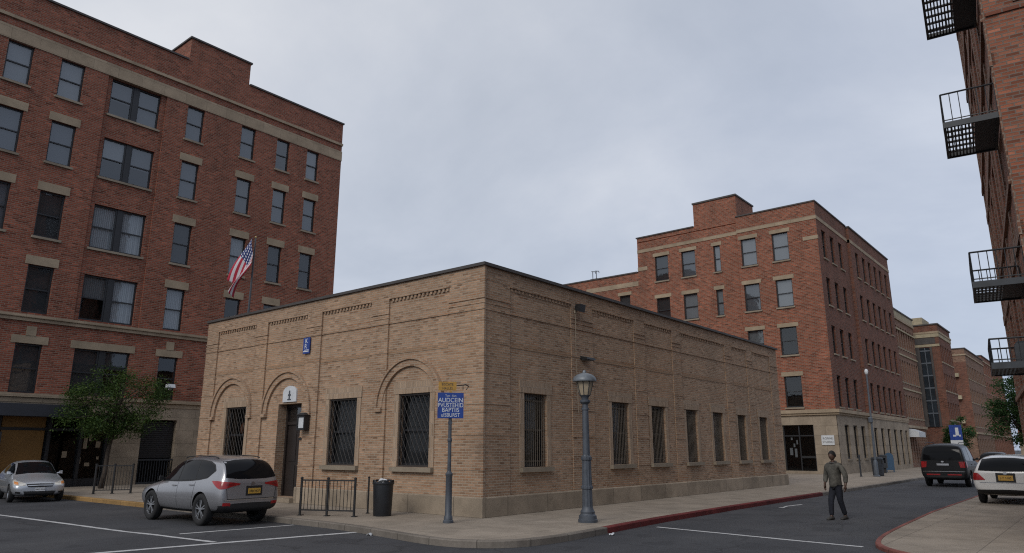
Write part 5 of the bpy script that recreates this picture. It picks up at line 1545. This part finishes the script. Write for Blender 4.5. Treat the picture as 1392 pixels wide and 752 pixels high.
    if 'badge' in spec:
        bdg = spec['badge']; h, nn = hit(bdg[0], bdg[1], bdg[2]); sg = -1 if bdg[0] == 'rear' else 1
        mbg = MB(); n = 16; x = h.x + sg * .01
        ring = [(x, bdg[1] + .06 * math.cos(2 * PI * k / n), bdg[2] + .038 * math.sin(2 * PI * k / n)) for k in range(n)]; ring2 = [(x + sg * .012, p[1], p[2]) for p in ring]
        mbg.mesh(ring + ring2, [tuple(range(n)), tuple(range(n, 2 * n))] + [(k, (k + 1) % n, n + (k + 1) % n, n + k) for k in range(n)]); mbg.build('badge', M['chrome'], t)
    # wheels
    W = spec['wheel_w']
    for xw in (spec['rear_axle'], spec['front_axle']):
        for sg in (-1, 1):
            m = MB(); n = 36
            pr = [(wr * .62, -W / 2 + .03), (wr * .70, -W / 2 + .005), (wr * .86, -W / 2), (wr * .96, -W / 2 + .02), (wr, -W / 2 + .05), (wr, W / 2 - .05), (wr * .96, W / 2 - .02), (wr * .86, W / 2), (wr * .70, W / 2 - .005), (wr * .62, W / 2 - .03)]
            V = [(r * math.cos(2 * PI * k / n), y, r * math.sin(2 * PI * k / n)) for r, y in pr for k in range(n)]
            Fc = [(i * n + k, i * n + (k + 1) % n, (i + 1) * n + (k + 1) % n, (i + 1) * n + k) for i in range(len(pr) - 1) for k in range(n)]
            m.mesh(V, Fc)
            # dark well behind the spokes
            m.mesh([(wr * .66 * math.cos(2 * PI * k / n), sg * W * .12, wr * .66 * math.sin(2 * PI * k / n)) for k in range(n)], [tuple(range(n))])
            wh = m.build('wheel', M['rubber'], t, smooth=True, autosmooth=40, uv=False); wh.location = (xw, sg * (wy - W / 2 + .02), wr)
            rm = MB(); yo = sg * (W / 2 - .03); yi = sg * W * .2
            pr2 = [(wr * .60, yi), (wr * .665, yi), (wr * .665, yo), (wr * .62, yo), (wr * .60, yi)]
            V = [(r * math.cos(2 * PI * k / n), y, r * math.sin(2 * PI * k / n)) for r, y in pr2 for k in range(n)]
            rm.mesh(V, [(i * n + k, i * n + (k + 1) % n, (i + 1) * n + (k + 1) % n, (i + 1) * n + k) for i in range(4) for k in range(n)])
            ns = spec.get('spokes', 5)
            for k in range(ns):
                for dl in ((-.14, .14) if ns == 5 else (0,)):
                    a = 2 * PI * k / ns + .3
                    def Q(r, da, y): return (r * math.cos(a + da), y, r * math.sin(a + da))
                    r0, r1 = wr * .12, wr * .61; w_ = .05 if ns == 5 else .07
                    a0_ = dl * 1.0; a1_ = dl * 1.3
                    rm.hexa([Q(r0, a0_ - .28, yo * .75), Q(r0, a0_ + .28, yo * .75), Q(r1, a1_ + w_, yo * .75), Q(r1, a1_ - w_, yo * .75), Q(r0, a0_ - .28, yo * .95), Q(r0, a0_ + .28, yo * .95), Q(r1, a1_ + w_, yo * .92), Q(r1, a1_ - w_, yo * .92)])
            hub = [(wr * .14 * math.cos(2 * PI * k / 12), yo * .98, wr * .14 * math.sin(2 * PI * k / 12)) for k in range(12)]
            rm.mesh(hub + [(p[0], yo * .7, p[2]) for p in hub], [tuple(range(12))] + [(k, (k + 1) % 12, 12 + (k + 1) % 12, 12 + k) for k in range(12)])
            rm.build('rim', M['alloy'], wh, uv=False)
    return t


SUV = dict(paint='silver', zs=1.055, wheel_r=.385, wheel_y=.90, wheel_w=.245, rear_axle=-1.32, front_axle=1.36, clad=.36,
    stations=[  # x, zb, w0, z1, w1, zs, w2, ze, w3, zt
        (-2.27, .42, .60, .58, .70, .92, .72, 1.02, .66, 1.03),
        (-2.24, .36, .74, .58, .84, .95, .82, 1.10, .72, 1.12),
        (-2.14, .33, .82, .60, .90, 1.02, .87, 1.28, .74, 1.33),
        (-1.98, .31, .84, .62, .92, 1.05, .895, 1.48, .70, 1.55),
        (-1.80, .29, .85, .63, .93, 1.06, .90, 1.57, .68, 1.645),
        (-1.30, .27, .85, .63, .935, 1.05, .90, 1.61, .69, 1.69),
        (-.60, .26, .84, .62, .92, 1.02, .89, 1.63, .70, 1.72),
        (.05, .26, .84, .62, .92, .99, .885, 1.60, .69, 1.69),
        (.50, .26, .84, .62, .92, .97, .88, 1.46, .67, 1.55),
        (.95, .27, .84, .62, .92, .96, .875, 1.18, .66, 1.27),
        (1.18, .27, .84, .63, .93, .95, .87, 1.03, .66, 1.10),
        (1.60, .28, .84, .63, .92, .92, .86, .97, .64, 1.03),
        (2.00, .30, .78, .60, .88, .84, .80, .88, .58, .93),
        (2.22, .34, .68, .55, .76, .72, .70, .76, .50, .80),
        (2.30, .38, .56, .52, .62, .66, .58, .70, .42, .72)],
    side_windows=[([(1.02, 1.06), (.86, 1.20), (.55, 1.40), (.22, 1.51), (-.02, 1.545)], [(.96, 1.045), (.7, 1.05), (.4, 1.055), (.2, 1.06), (.0, 1.065)]),
                  ([(-.07, 1.548), (-.4, 1.565), (-.86, 1.555)], [(-.05, 1.067), (-.4, 1.08), (-.92, 1.105)]),
                  ([(-.91, 1.55), (-1.3, 1.525), (-1.58, 1.45), (-1.70, 1.34)], [(-.97, 1.107), (-1.3, 1.135), (-1.52, 1.175), (-1.68, 1.30)])],
    trim=[([(1.12, 1.06), (.86, 1.235), (.5, 1.445), (.0, 1.575), (-.8, 1.59), (-1.35, 1.55), (-1.62, 1.47), (-1.76, 1.33)], [(1.0, 1.02), (.6, 1.02), (.2, 1.025), (-.1, 1.03), (-.6, 1.05), (-1.1, 1.085), (-1.5, 1.14), (-1.75, 1.31)])],
    rear_window=([(-.64, 1.54), (-.35, 1.585), (0, 1.60), (.35, 1.585), (.64, 1.54)], [(-.74, 1.16), (-.4, 1.125), (0, 1.12), (.4, 1.125), (.74, 1.16)]),
    windscreen=([(-.60, 1.56), (0, 1.63), (.60, 1.56)], [(-.68, 1.12), (0, 1.17), (.68, 1.12)]),
    tail=[([(.36, 1.02), (.60, 1.05), (.80, 1.07), (.87, 1.075)], [(.38, .985), (.60, .95), (.78, .895), (.87, .89)])],
    tail_side=[([(-2.16, 1.07), (-2.0, 1.085), (-1.80, 1.08)], [(-2.16, .89), (-2.05, .93), (-1.80, 1.06)])],
    tail_inner=[([(.55, 1.01), (.74, 1.03)], [(.55, .985), (.74, .98)])],
    head=[([(.45, .80), (.78, .86)], [(.48, .72), (.78, .75)])], head_side=[([(1.7, .90), (2.1, .80)], [(1.7, .86), (2.1, .74)])],
    reflector=([(.60, .56), (.80, .57)], [(.60, .49), (.80, .50)]),
    rear_dark=[([(-.86, .50), (-.5, .545), (0, .55), (.5, .545), (.86, .50)], [(-.80, .36), (0, .36), (.80, .36)])],
    front_dark=[([(-.4, .72), (.4, .72)], [(-.4, .56), (.4, .56)])],
    chrome=[('rear', [(-.80, .635), (0, .64), (.80, .635)], [(-.80, .615), (0, .62), (.80, .615)])], gate=[([(-.74, .90), (-.70, .64)], [(-.728, .90), (-.688, .64)]), ([(.728, .90), (.688, .64)], [(.74, .90), (.70, .64)]), ([(-.70, .655), (.70, .655)], [(-.70, .643), (.70, .643)])],
    seams=[([(-.06, 1.02), (-.06, .4)], [(-.052, 1.02), (-.052, .4)]), ([(-.96, 1.05), (-.93, .75), (-.80, .42)], [(-.95, 1.05), (-.92, .75), (-.79, .42)]), ([(1.02, 1.0), (.98, .42)], [(1.03, 1.0), (.99, .42)])],
    handles=[(.12, .93), (-.80, .96)], handle_mat='silver', mirror=(.90, 1.04), mirror_mat='car_black',
    rails=[(-1.55, .62, 1.63), (-1.4, .63, 1.665), (-.6, .64, 1.685), (.0, .63, 1.655), (.12, .62, 1.62)],
    plate=('rear', -.06, .83, .36, .13), badge=('rear', .0, 1.02), plate_text='HBN 4627')
make_car('parked_car', 'silver grey crossover with red tail lamps parked by the left face of the tan building', 'car', SUV, (-4.05, 6.20, ROAD), PI / 2 + math.radians(1.5), .93)

SED = dict(paint='silver2', wheel_r=.31, wheel_y=.84, wheel_w=.2, rear_axle=-1.25, front_axle=1.33, clad=.24, spokes=7,
    stations=[
        (-2.10, .40, .56, .55, .66, .86, .68, .95, .60, .97),
        (-2.06, .30, .70, .55, .78, .90, .76, 1.02, .64, 1.04),
        (-1.90, .25, .78, .55, .84, .94, .80, 1.08, .64, 1.12),
        (-1.55, .22, .80, .56, .86, .95, .82, 1.22, .62, 1.29),
        (-1.0, .20, .80, .56, .865, .93, .83, 1.36, .61, 1.43),
        (-.30, .19, .80, .55, .86, .90, .83, 1.41, .60, 1.48),
        (.25, .19, .80, .55, .86, .88, .82, 1.34, .58, 1.42),
        (.70, .20, .80, .55, .86, .87, .82, 1.12, .60, 1.21),
        (1.10, .20, .80, .55, .86, .86, .81, .92, .62, .99),
        (1.50, .20, .79, .54, .86, .80, .80, .84, .60, .90),
        (1.88, .22, .74, .50, .82, .72, .75, .75, .55, .79),
        (2.06, .25, .66, .46, .74, .62, .68, .64, .48, .67),
        (2.14, .30, .56, .44, .62, .55, .56, .58, .40, .59)],
    side_windows=[([(.80, 1.00), (.5, 1.16), (.15, 1.30), (-.15, 1.34)], [(.72, .95), (.4, .955), (.1, .96), (-.15, .965)]), ([(-.2, 1.345), (-.7, 1.33), (-1.15, 1.23), (-1.35, 1.10)], [(-.2, .967), (-.7, .98), (-1.1, 1.0), (-1.32, 1.06)])],
    rear_window=([(-.5, 1.34), (0, 1.38), (.5, 1.34)], [(-.6, 1.08), (0, 1.1), (.6, 1.08)]),
    windscreen=([(-.52, 1.355), (-.25, 1.385), (0, 1.39), (.25, 1.385), (.52, 1.355)], [(-.66, .95), (-.3, 1.0), (0, 1.01), (.3, 1.0), (.66, .95)]),
    tail=[([(.5, .9), (.76, .92)], [(.52, .78), (.76, .76)])],
    head=[([(.44, .665), (.62, .725), (.78, .76)], [(.46, .60), (.62, .585), (.78, .62)])], head_side=[([(1.55, .80), (1.9, .72)], [(1.6, .74), (1.92, .62)])],
    amber=([(.66, .70), (.76, .73)], [(.66, .62), (.76, .64)]),
    front_dark=[([(-.42, .645), (0, .655), (.42, .645)], [(-.38, .545), (0, .535), (.38, .545)]), ([(-.50, .40), (0, .40), (.50, .40)], [(-.44, .27), (0, .265), (.44, .27)]), ([(.58, .38), (.72, .40)], [(.58, .33), (.72, .34)]), ([(-.72, .40), (-.58, .38)], [(-.72, .34), (-.58, .33)])],
    chrome=[('front', [(-.38, .60), (0, .605), (.38, .60)], [(-.38, .585), (0, .59), (.38, .585)])],
    seams=[([(-.17, .92), (-.17, .34)], [(-.162, .92), (-.162, .34)]), ([(.82, .9), (.80, .36)], [(.828, .9), (.808, .36)])],
    handles=[(-.02, .80), (-.98, .82)], handle_mat='silver2', mirror=(.70, .95), plate=('front', 0, .46, .30, .12), plate_mat='white_panel', plate_text='KRD 2918', badge=('front', 0, .635))
make_car('parked_car', 'pale silver hatchback facing the camera at the far left kerb', 'car', SED, (-4.22, 18.75, ROAD), math.radians(-99), .97)

VAN = dict(paint='black_car', wheel_r=.37, wheel_y=.93, wheel_w=.24, rear_axle=-1.45, front_axle=1.55, clad=.36, spokes=6,
    stations=[
        (-2.45, .45, .74, .62, .84, 1.08, .84, 1.30, .78, 1.31),
        (-2.42, .38, .84, .62, .93, 1.10, .92, 1.60, .82, 1.66),
        (-2.32, .34, .88, .64, .97, 1.12, .955, 1.84, .80, 1.91),
        (-2.15, .31, .90, .65, .98, 1.12, .96, 1.90, .78, 1.98),
        (-1.4, .29, .90, .65, .985, 1.11, .965, 1.93, .79, 2.02),
        (-.3, .28, .90, .65, .98, 1.10, .96, 1.93, .79, 2.02),
        (.55, .28, .90, .65, .98, 1.09, .955, 1.86, .77, 1.95),
        (1.05, .28, .90, .65, .98, 1.08, .95, 1.55, .76, 1.64),
        (1.45, .29, .90, .65, .98, 1.07, .94, 1.22, .76, 1.30),
        (1.9, .30, .88, .65, .97, 1.04, .92, 1.12, .74, 1.19),
        (2.35, .33, .82, .62, .90, .95, .84, 1.02, .66, 1.06),
        (2.52, .38, .70, .58, .78, .84, .72, .9, .56, .92)],
    side_windows=[([(1.25, 1.24), (.9, 1.5), (.6, 1.74), (.2, 1.80)], [(1.2, 1.18), (.8, 1.18), (.5, 1.18), (.2, 1.18)]), ([(.12, 1.80), (-.95, 1.82)], [(.12, 1.18), (-.95, 1.19)]), ([(-1.03, 1.82), (-2.08, 1.80)], [(-1.03, 1.19), (-2.2, 1.22)])],
    rear_window=([(-.72, 1.84), (0, 1.87), (.72, 1.84)], [(-.80, 1.24), (0, 1.22), (.80, 1.24)]),
    windscreen=([(-.66, 1.84), (0, 1.9), (.66, 1.84)], [(-.76, 1.3), (0, 1.34), (.76, 1.3)]),
    tail=[([(.66, 1.16), (.90, 1.17)], [(.70, .90), (.90, .88)])], tail_side=[([(-2.36, 1.17), (-2.2, 1.17)], [(-2.36, .88), (-2.2, .92)])],
    head=[([(.5, .92), (.8, .96)], [(.5, .8), (.8, .82)])],
    reflector=([(.15, .60), (.72, .60)], [(.15, .54), (.72, .54)]),
    rear_dark=[([(-.9, .5), (0, .52), (.9, .5)], [(-.84, .40), (0, .40), (.84, .40)])], front_dark=[([(-.4, .9), (.4, .9)], [(-.4, .7), (.4, .7)])],
    chrome=[('rear', [(-.25, 1.075), (.25, 1.075)], [(-.25, .985), (.25, .985)]), ('rear', [(-.86, .72), (0, .725), (.86, .72)], [(-.86, .70), (0, .705), (.86, .70)])],
    seams=[([(.16, 1.14), (.16, .45)], [(.168, 1.14), (.168, .45)]), ([(-1.0, 1.14), (-.98, .46)], [(-.992, 1.14), (-.972, .46)])],
    handles=[(.3, 1.02), (-.85, 1.02)], handle_mat='black_car', mirror=(1.15, 1.2), mirror_mat='car_black',
    rails=[(-2.0, .70, 2.0), (-1.8, .70, 2.04), (-.3, .70, 2.06), (.4, .70, 2.0), (.5, .70, 1.93)],
    badge=('rear', 0, 1.16))
make_car('van', 'black people carrier with red lamps driving away down the street', 'van', VAN, (29.9, -5.98, ROAD), 0.0, 1.04)

WAG = dict(paint='white_car', wheel_r=.33, wheel_y=.89, wheel_w=.21, rear_axle=-1.35, front_axle=1.4, clad=.30, spokes=7,
    stations=[
        (-2.28, .46, .62, .60, .74, .90, .76, .98, .70, .99),
        (-2.25, .40, .76, .60, .86, .93, .85, 1.05, .76, 1.07),
        (-2.16, .32, .84, .60, .92, .98, .90, 1.20, .76, 1.24),
        (-1.98, .28, .86, .60, .93, .99, .90, 1.37, .71, 1.43),
        (-1.75, .26, .86, .60, .935, .99, .90, 1.46, .68, 1.53),
        (-1.1, .25, .86, .60, .93, .98, .90, 1.50, .67, 1.57),
        (-.3, .25, .86, .60, .92, .97, .89, 1.51, .67, 1.58),
        (.3, .25, .86, .60, .92, .96, .88, 1.44, .66, 1.52),
        (.8, .25, .86, .60, .92, .95, .88, 1.18, .66, 1.27),
        (1.2, .25, .86, .60, .92, .94, .87, 1.0, .66, 1.07),
        (1.7, .27, .84, .58, .90, .88, .84, .92, .62, .98),
        (2.1, .30, .76, .54, .82, .74, .76, .78, .54, .82),
        (2.25, .34, .62, .50, .70, .64, .62, .66, .44, .68)],
    side_windows=[([(.9, 1.08), (.6, 1.24), (.2, 1.40), (-.1, 1.43)], [(.85, 1.03), (.5, 1.035), (.2, 1.04), (-.1, 1.045)]), ([(-.15, 1.43), (-1.0, 1.43)], [(-.15, 1.047), (-1.0, 1.05)]), ([(-1.06, 1.43), (-1.5, 1.40), (-1.78, 1.30)], [(-1.06, 1.052), (-1.5, 1.07), (-1.85, 1.12)])],
    rear_window=([(-.62, 1.42), (-.3, 1.46), (0, 1.47), (.3, 1.46), (.62, 1.42)], [(-.74, 1.06), (-.3, 1.045), (0, 1.04), (.3, 1.045), (.74, 1.06)]),
    windscreen=([(-.56, 1.44), (0, 1.49), (.56, 1.44)], [(-.68, 1.06), (0, 1.1), (.68, 1.06)]),
    tail=[([(.74, .98), (.84, .99), (.90, .98)], [(.56, .77), (.74, .76), (.92, .76)])], tail_side=[([(-2.2, .99), (-2.06, 1.0)], [(-2.2, .76), (-2.04, .78)])],
    head=[([(.45, .78), (.76, .84)], [(.48, .68), (.76, .72)])],
    rear_dark=[([(-.84, .46), (0, .48), (.84, .46)], [(-.80, .33), (0, .33), (.80, .33)])], front_dark=[([(-.4, .68), (.4, .68)], [(-.4, .5), (.4, .5)])],
    chrome=[('rear', [(-.72, .695), (0, .70), (.72, .695)], [(-.72, .68), (0, .685), (.72, .68)])],
    seams=[([(-.12, .99), (-.12, .40)], [(-.112, .99), (-.112, .40)]), ([(.95, .97), (.92, .4)], [(.958, .97), (.928, .4)])],
    handles=[(.05, .86), (-.9, .88)], handle_mat='white_car', mirror=(.82, 1.02),
    plate=('rear', 0, .84, .40, .16), badge=('rear', 0, .985), plate_text='JLT 5380')
make_car('parked_car', 'white estate car with amber plate parked on the right pavement', 'car', WAG, (16.6, -9.78, -.06), 0.0, 1.0)
WAG3 = dict(WAG); WAG3['paint'] = 'black_car'
make_car('parked_car', 'distant dark car between the black van and the white estate', 'car', WAG3, (52.5, -5.6, ROAD), 0.0, 1.02)

# ================================================================== PEDESTRIAN


def skin(name, joints, edges, mt, parent, sub=2, root=0):
    me = bpy.data.meshes.new(name); me.from_pydata([j[:3] for j in joints], edges, [])
    ob = bpy.data.objects.new(name, me); col.objects.link(ob)
    sk = ob.modifiers.new('skin', 'SKIN'); sk.use_smooth_shade = True
    dat = me.skin_vertices[0].data
    for i, j in enumerate(joints):
        r = j[3] if len(j) > 3 else .05
        dat[i].radius = (r, j[4] if len(j) > 4 else r); dat[i].use_root = (i == root)
    ss = ob.modifiers.new('s', 'SUBSURF'); ss.levels = sub; ss.render_levels = sub
    dg = bpy.context.evaluated_depsgraph_get()
    ev = bpy.data.meshes.new_from_object(ob.evaluated_get(dg)); bpy.data.objects.remove(ob)
    ev.materials.clear(); ev.materials.append(M[mt]); ev.name = name
    for p in ev.polygons: p.use_smooth = True
    o = bpy.data.objects.new(name, ev); link(o, parent)
    return o


# local frame: +x is the direction the man faces, +y his left
PX, PY = 6.72, -6.70
face_dir = math.atan2(CAM.y - PY, CAM.x - PX)
pd = thing('person', 'man in a grey brown jacket and dark trousers walking in the middle of the street', 'person', (PX, PY, ROAD), face_dir + math.radians(-34))
J = [(0, 0, .90, .09, .08),          # 0 pelvis
     (.0, 0, 1.08, .10, .08), (.01, 0, 1.26, .13, .09), (.0, 0, 1.40, .11, .08), (.015, 0, 1.475, .052), (.035, 0, 1.545, .056),   # spine, neck
     (0.01, .175, 1.385, .058), (-.03, .30, 1.13, .045), (.055, .325, .90, .034), (.07, .325, .86, .03),    # left arm
     (0.0, -.175, 1.385, .058), (-.03, -.27, 1.14, .045), (.035, -.29, .92, .034), (.05, -.295, .875, .03),    # right arm
     (.01, .085, .80, .075), (-.02, .075, .50, .050), (-.20, .065, .12, .04), (-.17, .065, .06, .038),     # left leg
     (-.01, -.085, .80, .075), (.16, -.075, .49, .050), (.20, -.07, .10, .04), (.24, -.07, .05, .038)]
E_ = [(0, 1), (1, 2), (2, 3), (3, 4), (4, 5), (3, 6), (6, 7), (7, 8), (8, 9), (3, 10), (10, 11), (11, 12), (12, 13), (0, 14), (14, 15), (15, 16), (16, 17), (0, 18), (18, 19), (19, 20), (20, 21)]
body = skin('body', J, E_, 'skin', pd)
# head and hands joined into the body mesh


def join_into(base, mb_):
    bm = bmesh.new(); bm.from_mesh(base.data)
    tmp = bpy.data.meshes.new('tmp'); tmp.from_pydata(mb_.v, [], mb_.f); bm.from_mesh(tmp)
    bmesh.ops.recalc_face_normals(bm, faces=bm.faces); bm.to_mesh(base.data); bm.free(); bpy.data.meshes.remove(tmp)
    for p in base.data.polygons: p.use_smooth = True


def head_mesh():
    m = MB(); nu, nv = 24, 18; cx, cz = .035, 1.645
    V = []
    for j in range(nv + 1):
        ph = PI * j / nv - PI / 2
        for k in range(nu):
            a = 2 * PI * k / nu
            x = math.cos(a) * math.cos(ph); y = math.sin(a) * math.cos(ph); z = math.sin(ph)
            rx, ry, rz = .098, .074, .118
            jaw = max(0, -z); X = x * rx * (1 - .18 * jaw) + .012 * jaw; Y = y * ry * (1 - .30 * jaw * jaw); Z = z * rz
            f = max(0, x)
            if f > .6 and abs(y) < .35:
                Y_ = abs(y)
                nose = math.exp(-((z + .12) / .16) ** 2) * math.exp(-(Y_ / .14) ** 2); X += .022 * nose
                eye = math.exp(-((z - .06) / .10) ** 2) * math.exp(-((Y_ - .27) / .12) ** 2); X -= .010 * eye
                lip = math.exp(-((z + .46) / .08) ** 2) * math.exp(-(Y_ / .22) ** 2); X += .008 * lip
            V.append((cx + X * 1.08, Y * 1.08, cz + Z * 1.06))
    Fc = [(j * nu + k, j * nu + (k + 1) % nu, (j + 1) * nu + (k + 1) % nu, (j + 1) * nu + k) for j in range(nv) for k in range(nu)]
    m.mesh(V, Fc)
    for s in (-1, 1):
        n = 10; ring = [(cx - .008 + .022 * math.cos(2 * PI * k / n), s * .074, cz + .0 + .032 * math.sin(2 * PI * k / n)) for k in range(n)]
        m.mesh(ring + [(p[0] - .006, s * .088, p[2]) for p in ring], [tuple(range(n)), tuple(range(n, 2 * n))] + [(k, (k + 1) % n, n + (k + 1) % n, n + k) for k in range(n)])
    return m


join_into(body, head_mesh())


def hand_mesh(wrist, sg):
    m = MB(); w = Vector(wrist)
    m.hexa([w + Vector(p) for p in ((-.03, -.012, .0), (.03, -.012, .0), (.03, .014, .0), (-.03, .014, .0), (-.038, -.012, -.085), (.038, -.012, -.085), (.038, .014, -.085), (-.038, .014, -.085))])
    for i, L in enumerate((.072, .082, .076, .060)):
        x = .030 - .020 * i; p0 = w + Vector((x, 0, -.083)); p1 = p0 + Vector((.006, -sg * .006, -L * .5)); p2 = p1 + Vector((.012, -sg * .018, -L * .42)); m.path([p0, p1, p2], [.0092, .0085, .0065], 6)
    p0 = w + Vector((.034, -sg * .002, -.03)); p1 = p0 + Vector((.022, -sg * .01, -.034)); p2 = p1 + Vector((.006, -sg * .008, -.03)); m.path([p0, p1, p2], [.0115, .0105, .008], 6)
    return m


join_into(body, hand_mesh((.07, .325, .875), 1)); join_into(body, hand_mesh((.045, -.295, .89), -1))
jk = skin('jacket', [(0, 0, .80, .185, .150), (.0, 0, .90, .200, .158), (.0, 0, 1.02, .192, .15), (.01, 0, 1.24, .20, .15), (.0, 0, 1.40, .16, .11), (.012, 0, 1.485, .088, .084),
                     (0.01, .20, 1.385, .082), (-.03, .30, 1.14, .074), (.05, .325, .93, .056), (0.0, -.20, 1.385, .082), (-.03, -.275, 1.14, .072), (.03, -.29, .93, .056)],
          [(0, 1), (1, 2), (2, 3), (3, 4), (4, 5), (4, 6), (6, 7), (7, 8), (4, 9), (9, 10), (10, 11)], 'jacket', pd)
m_ = MB(); m_.path([(.02 + .078 * math.cos(a), .078 * math.sin(a), 1.475 - .02 * math.cos(a)) for a in [2 * PI * k / 16 for k in range(17)]], .024, 6); m_.build('collar', M['coping'], jk, smooth=True, uv=False)
m_ = MB()
for i in range(8): m_.tube((.147 + .01 * math.sin(i * .5), .0, .86 + i * .06), (.147 + .01 * math.sin((i + 1) * .5), .0, .92 + i * .06), .007, n=5)
m_.build('zip', M['coping'], jk, uv=False)
skin('trousers', [(0, 0, .92, .130, .11), (.01, .085, .80, .108), (-.02, .075, .50, .080), (-.20, .065, .11, .062), (-.01, -.085, .80, .108), (.16, -.075, .49, .080), (.20, -.07, .085, .062)],
     [(0, 1), (1, 2), (2, 3), (0, 4), (4, 5), (5, 6)], 'trousers', pd)
for (x, y) in ((-.19, .065), (.21, -.07)):
    m_ = MB()
    rings = []
    for (dx, w_, h_) in ((-.085, .036, .075), (-.05, .043, .10), (.02, .045, .10), (.09, .05, .072), (.15, .047, .055), (.19, .03, .04)):
        rings.append([(x + dx, y + w_ * math.cos(2 * PI * k / 12), max(0.0, h_ * .5 + h_ * .55 * math.sin(2 * PI * k / 12))) for k in range(12)])
    m_.mesh([p for r in rings for p in r], [(i * 12 + k, i * 12 + (k + 1) % 12, (i + 1) * 12 + (k + 1) % 12, (i + 1) * 12 + k) for i in range(5) for k in range(12)] + [tuple(range(12)), tuple(range(60, 72))])
    m_.build('shoe', M['shoe'], pd, smooth=True, uv=False)
hm = MB(); nu, nv = 24, 10
V = []
for j in range(nv + 1):
    ph = -.25 + (PI / 2 + .25) * j / nv
    for k in range(nu):
        a = 2 * PI * k / nu; fr_ = math.cos(a); lift = max(0, fr_) * .9 * (1 - j / nv)
        p = ph + lift * .75
        V.append((.027 + .117 * math.cos(a) * math.cos(p), .091 * math.sin(a) * math.cos(p), 1.648 + .136 * math.sin(p)))
hm.mesh(V, [(j * nu + k, j * nu + (k + 1) % nu, (j + 1) * nu + (k + 1) % nu, (j + 1) * nu + k) for j in range(nv) for k in range(nu)])
hm.build('hair', M['hair'], pd, smooth=True, uv=False)
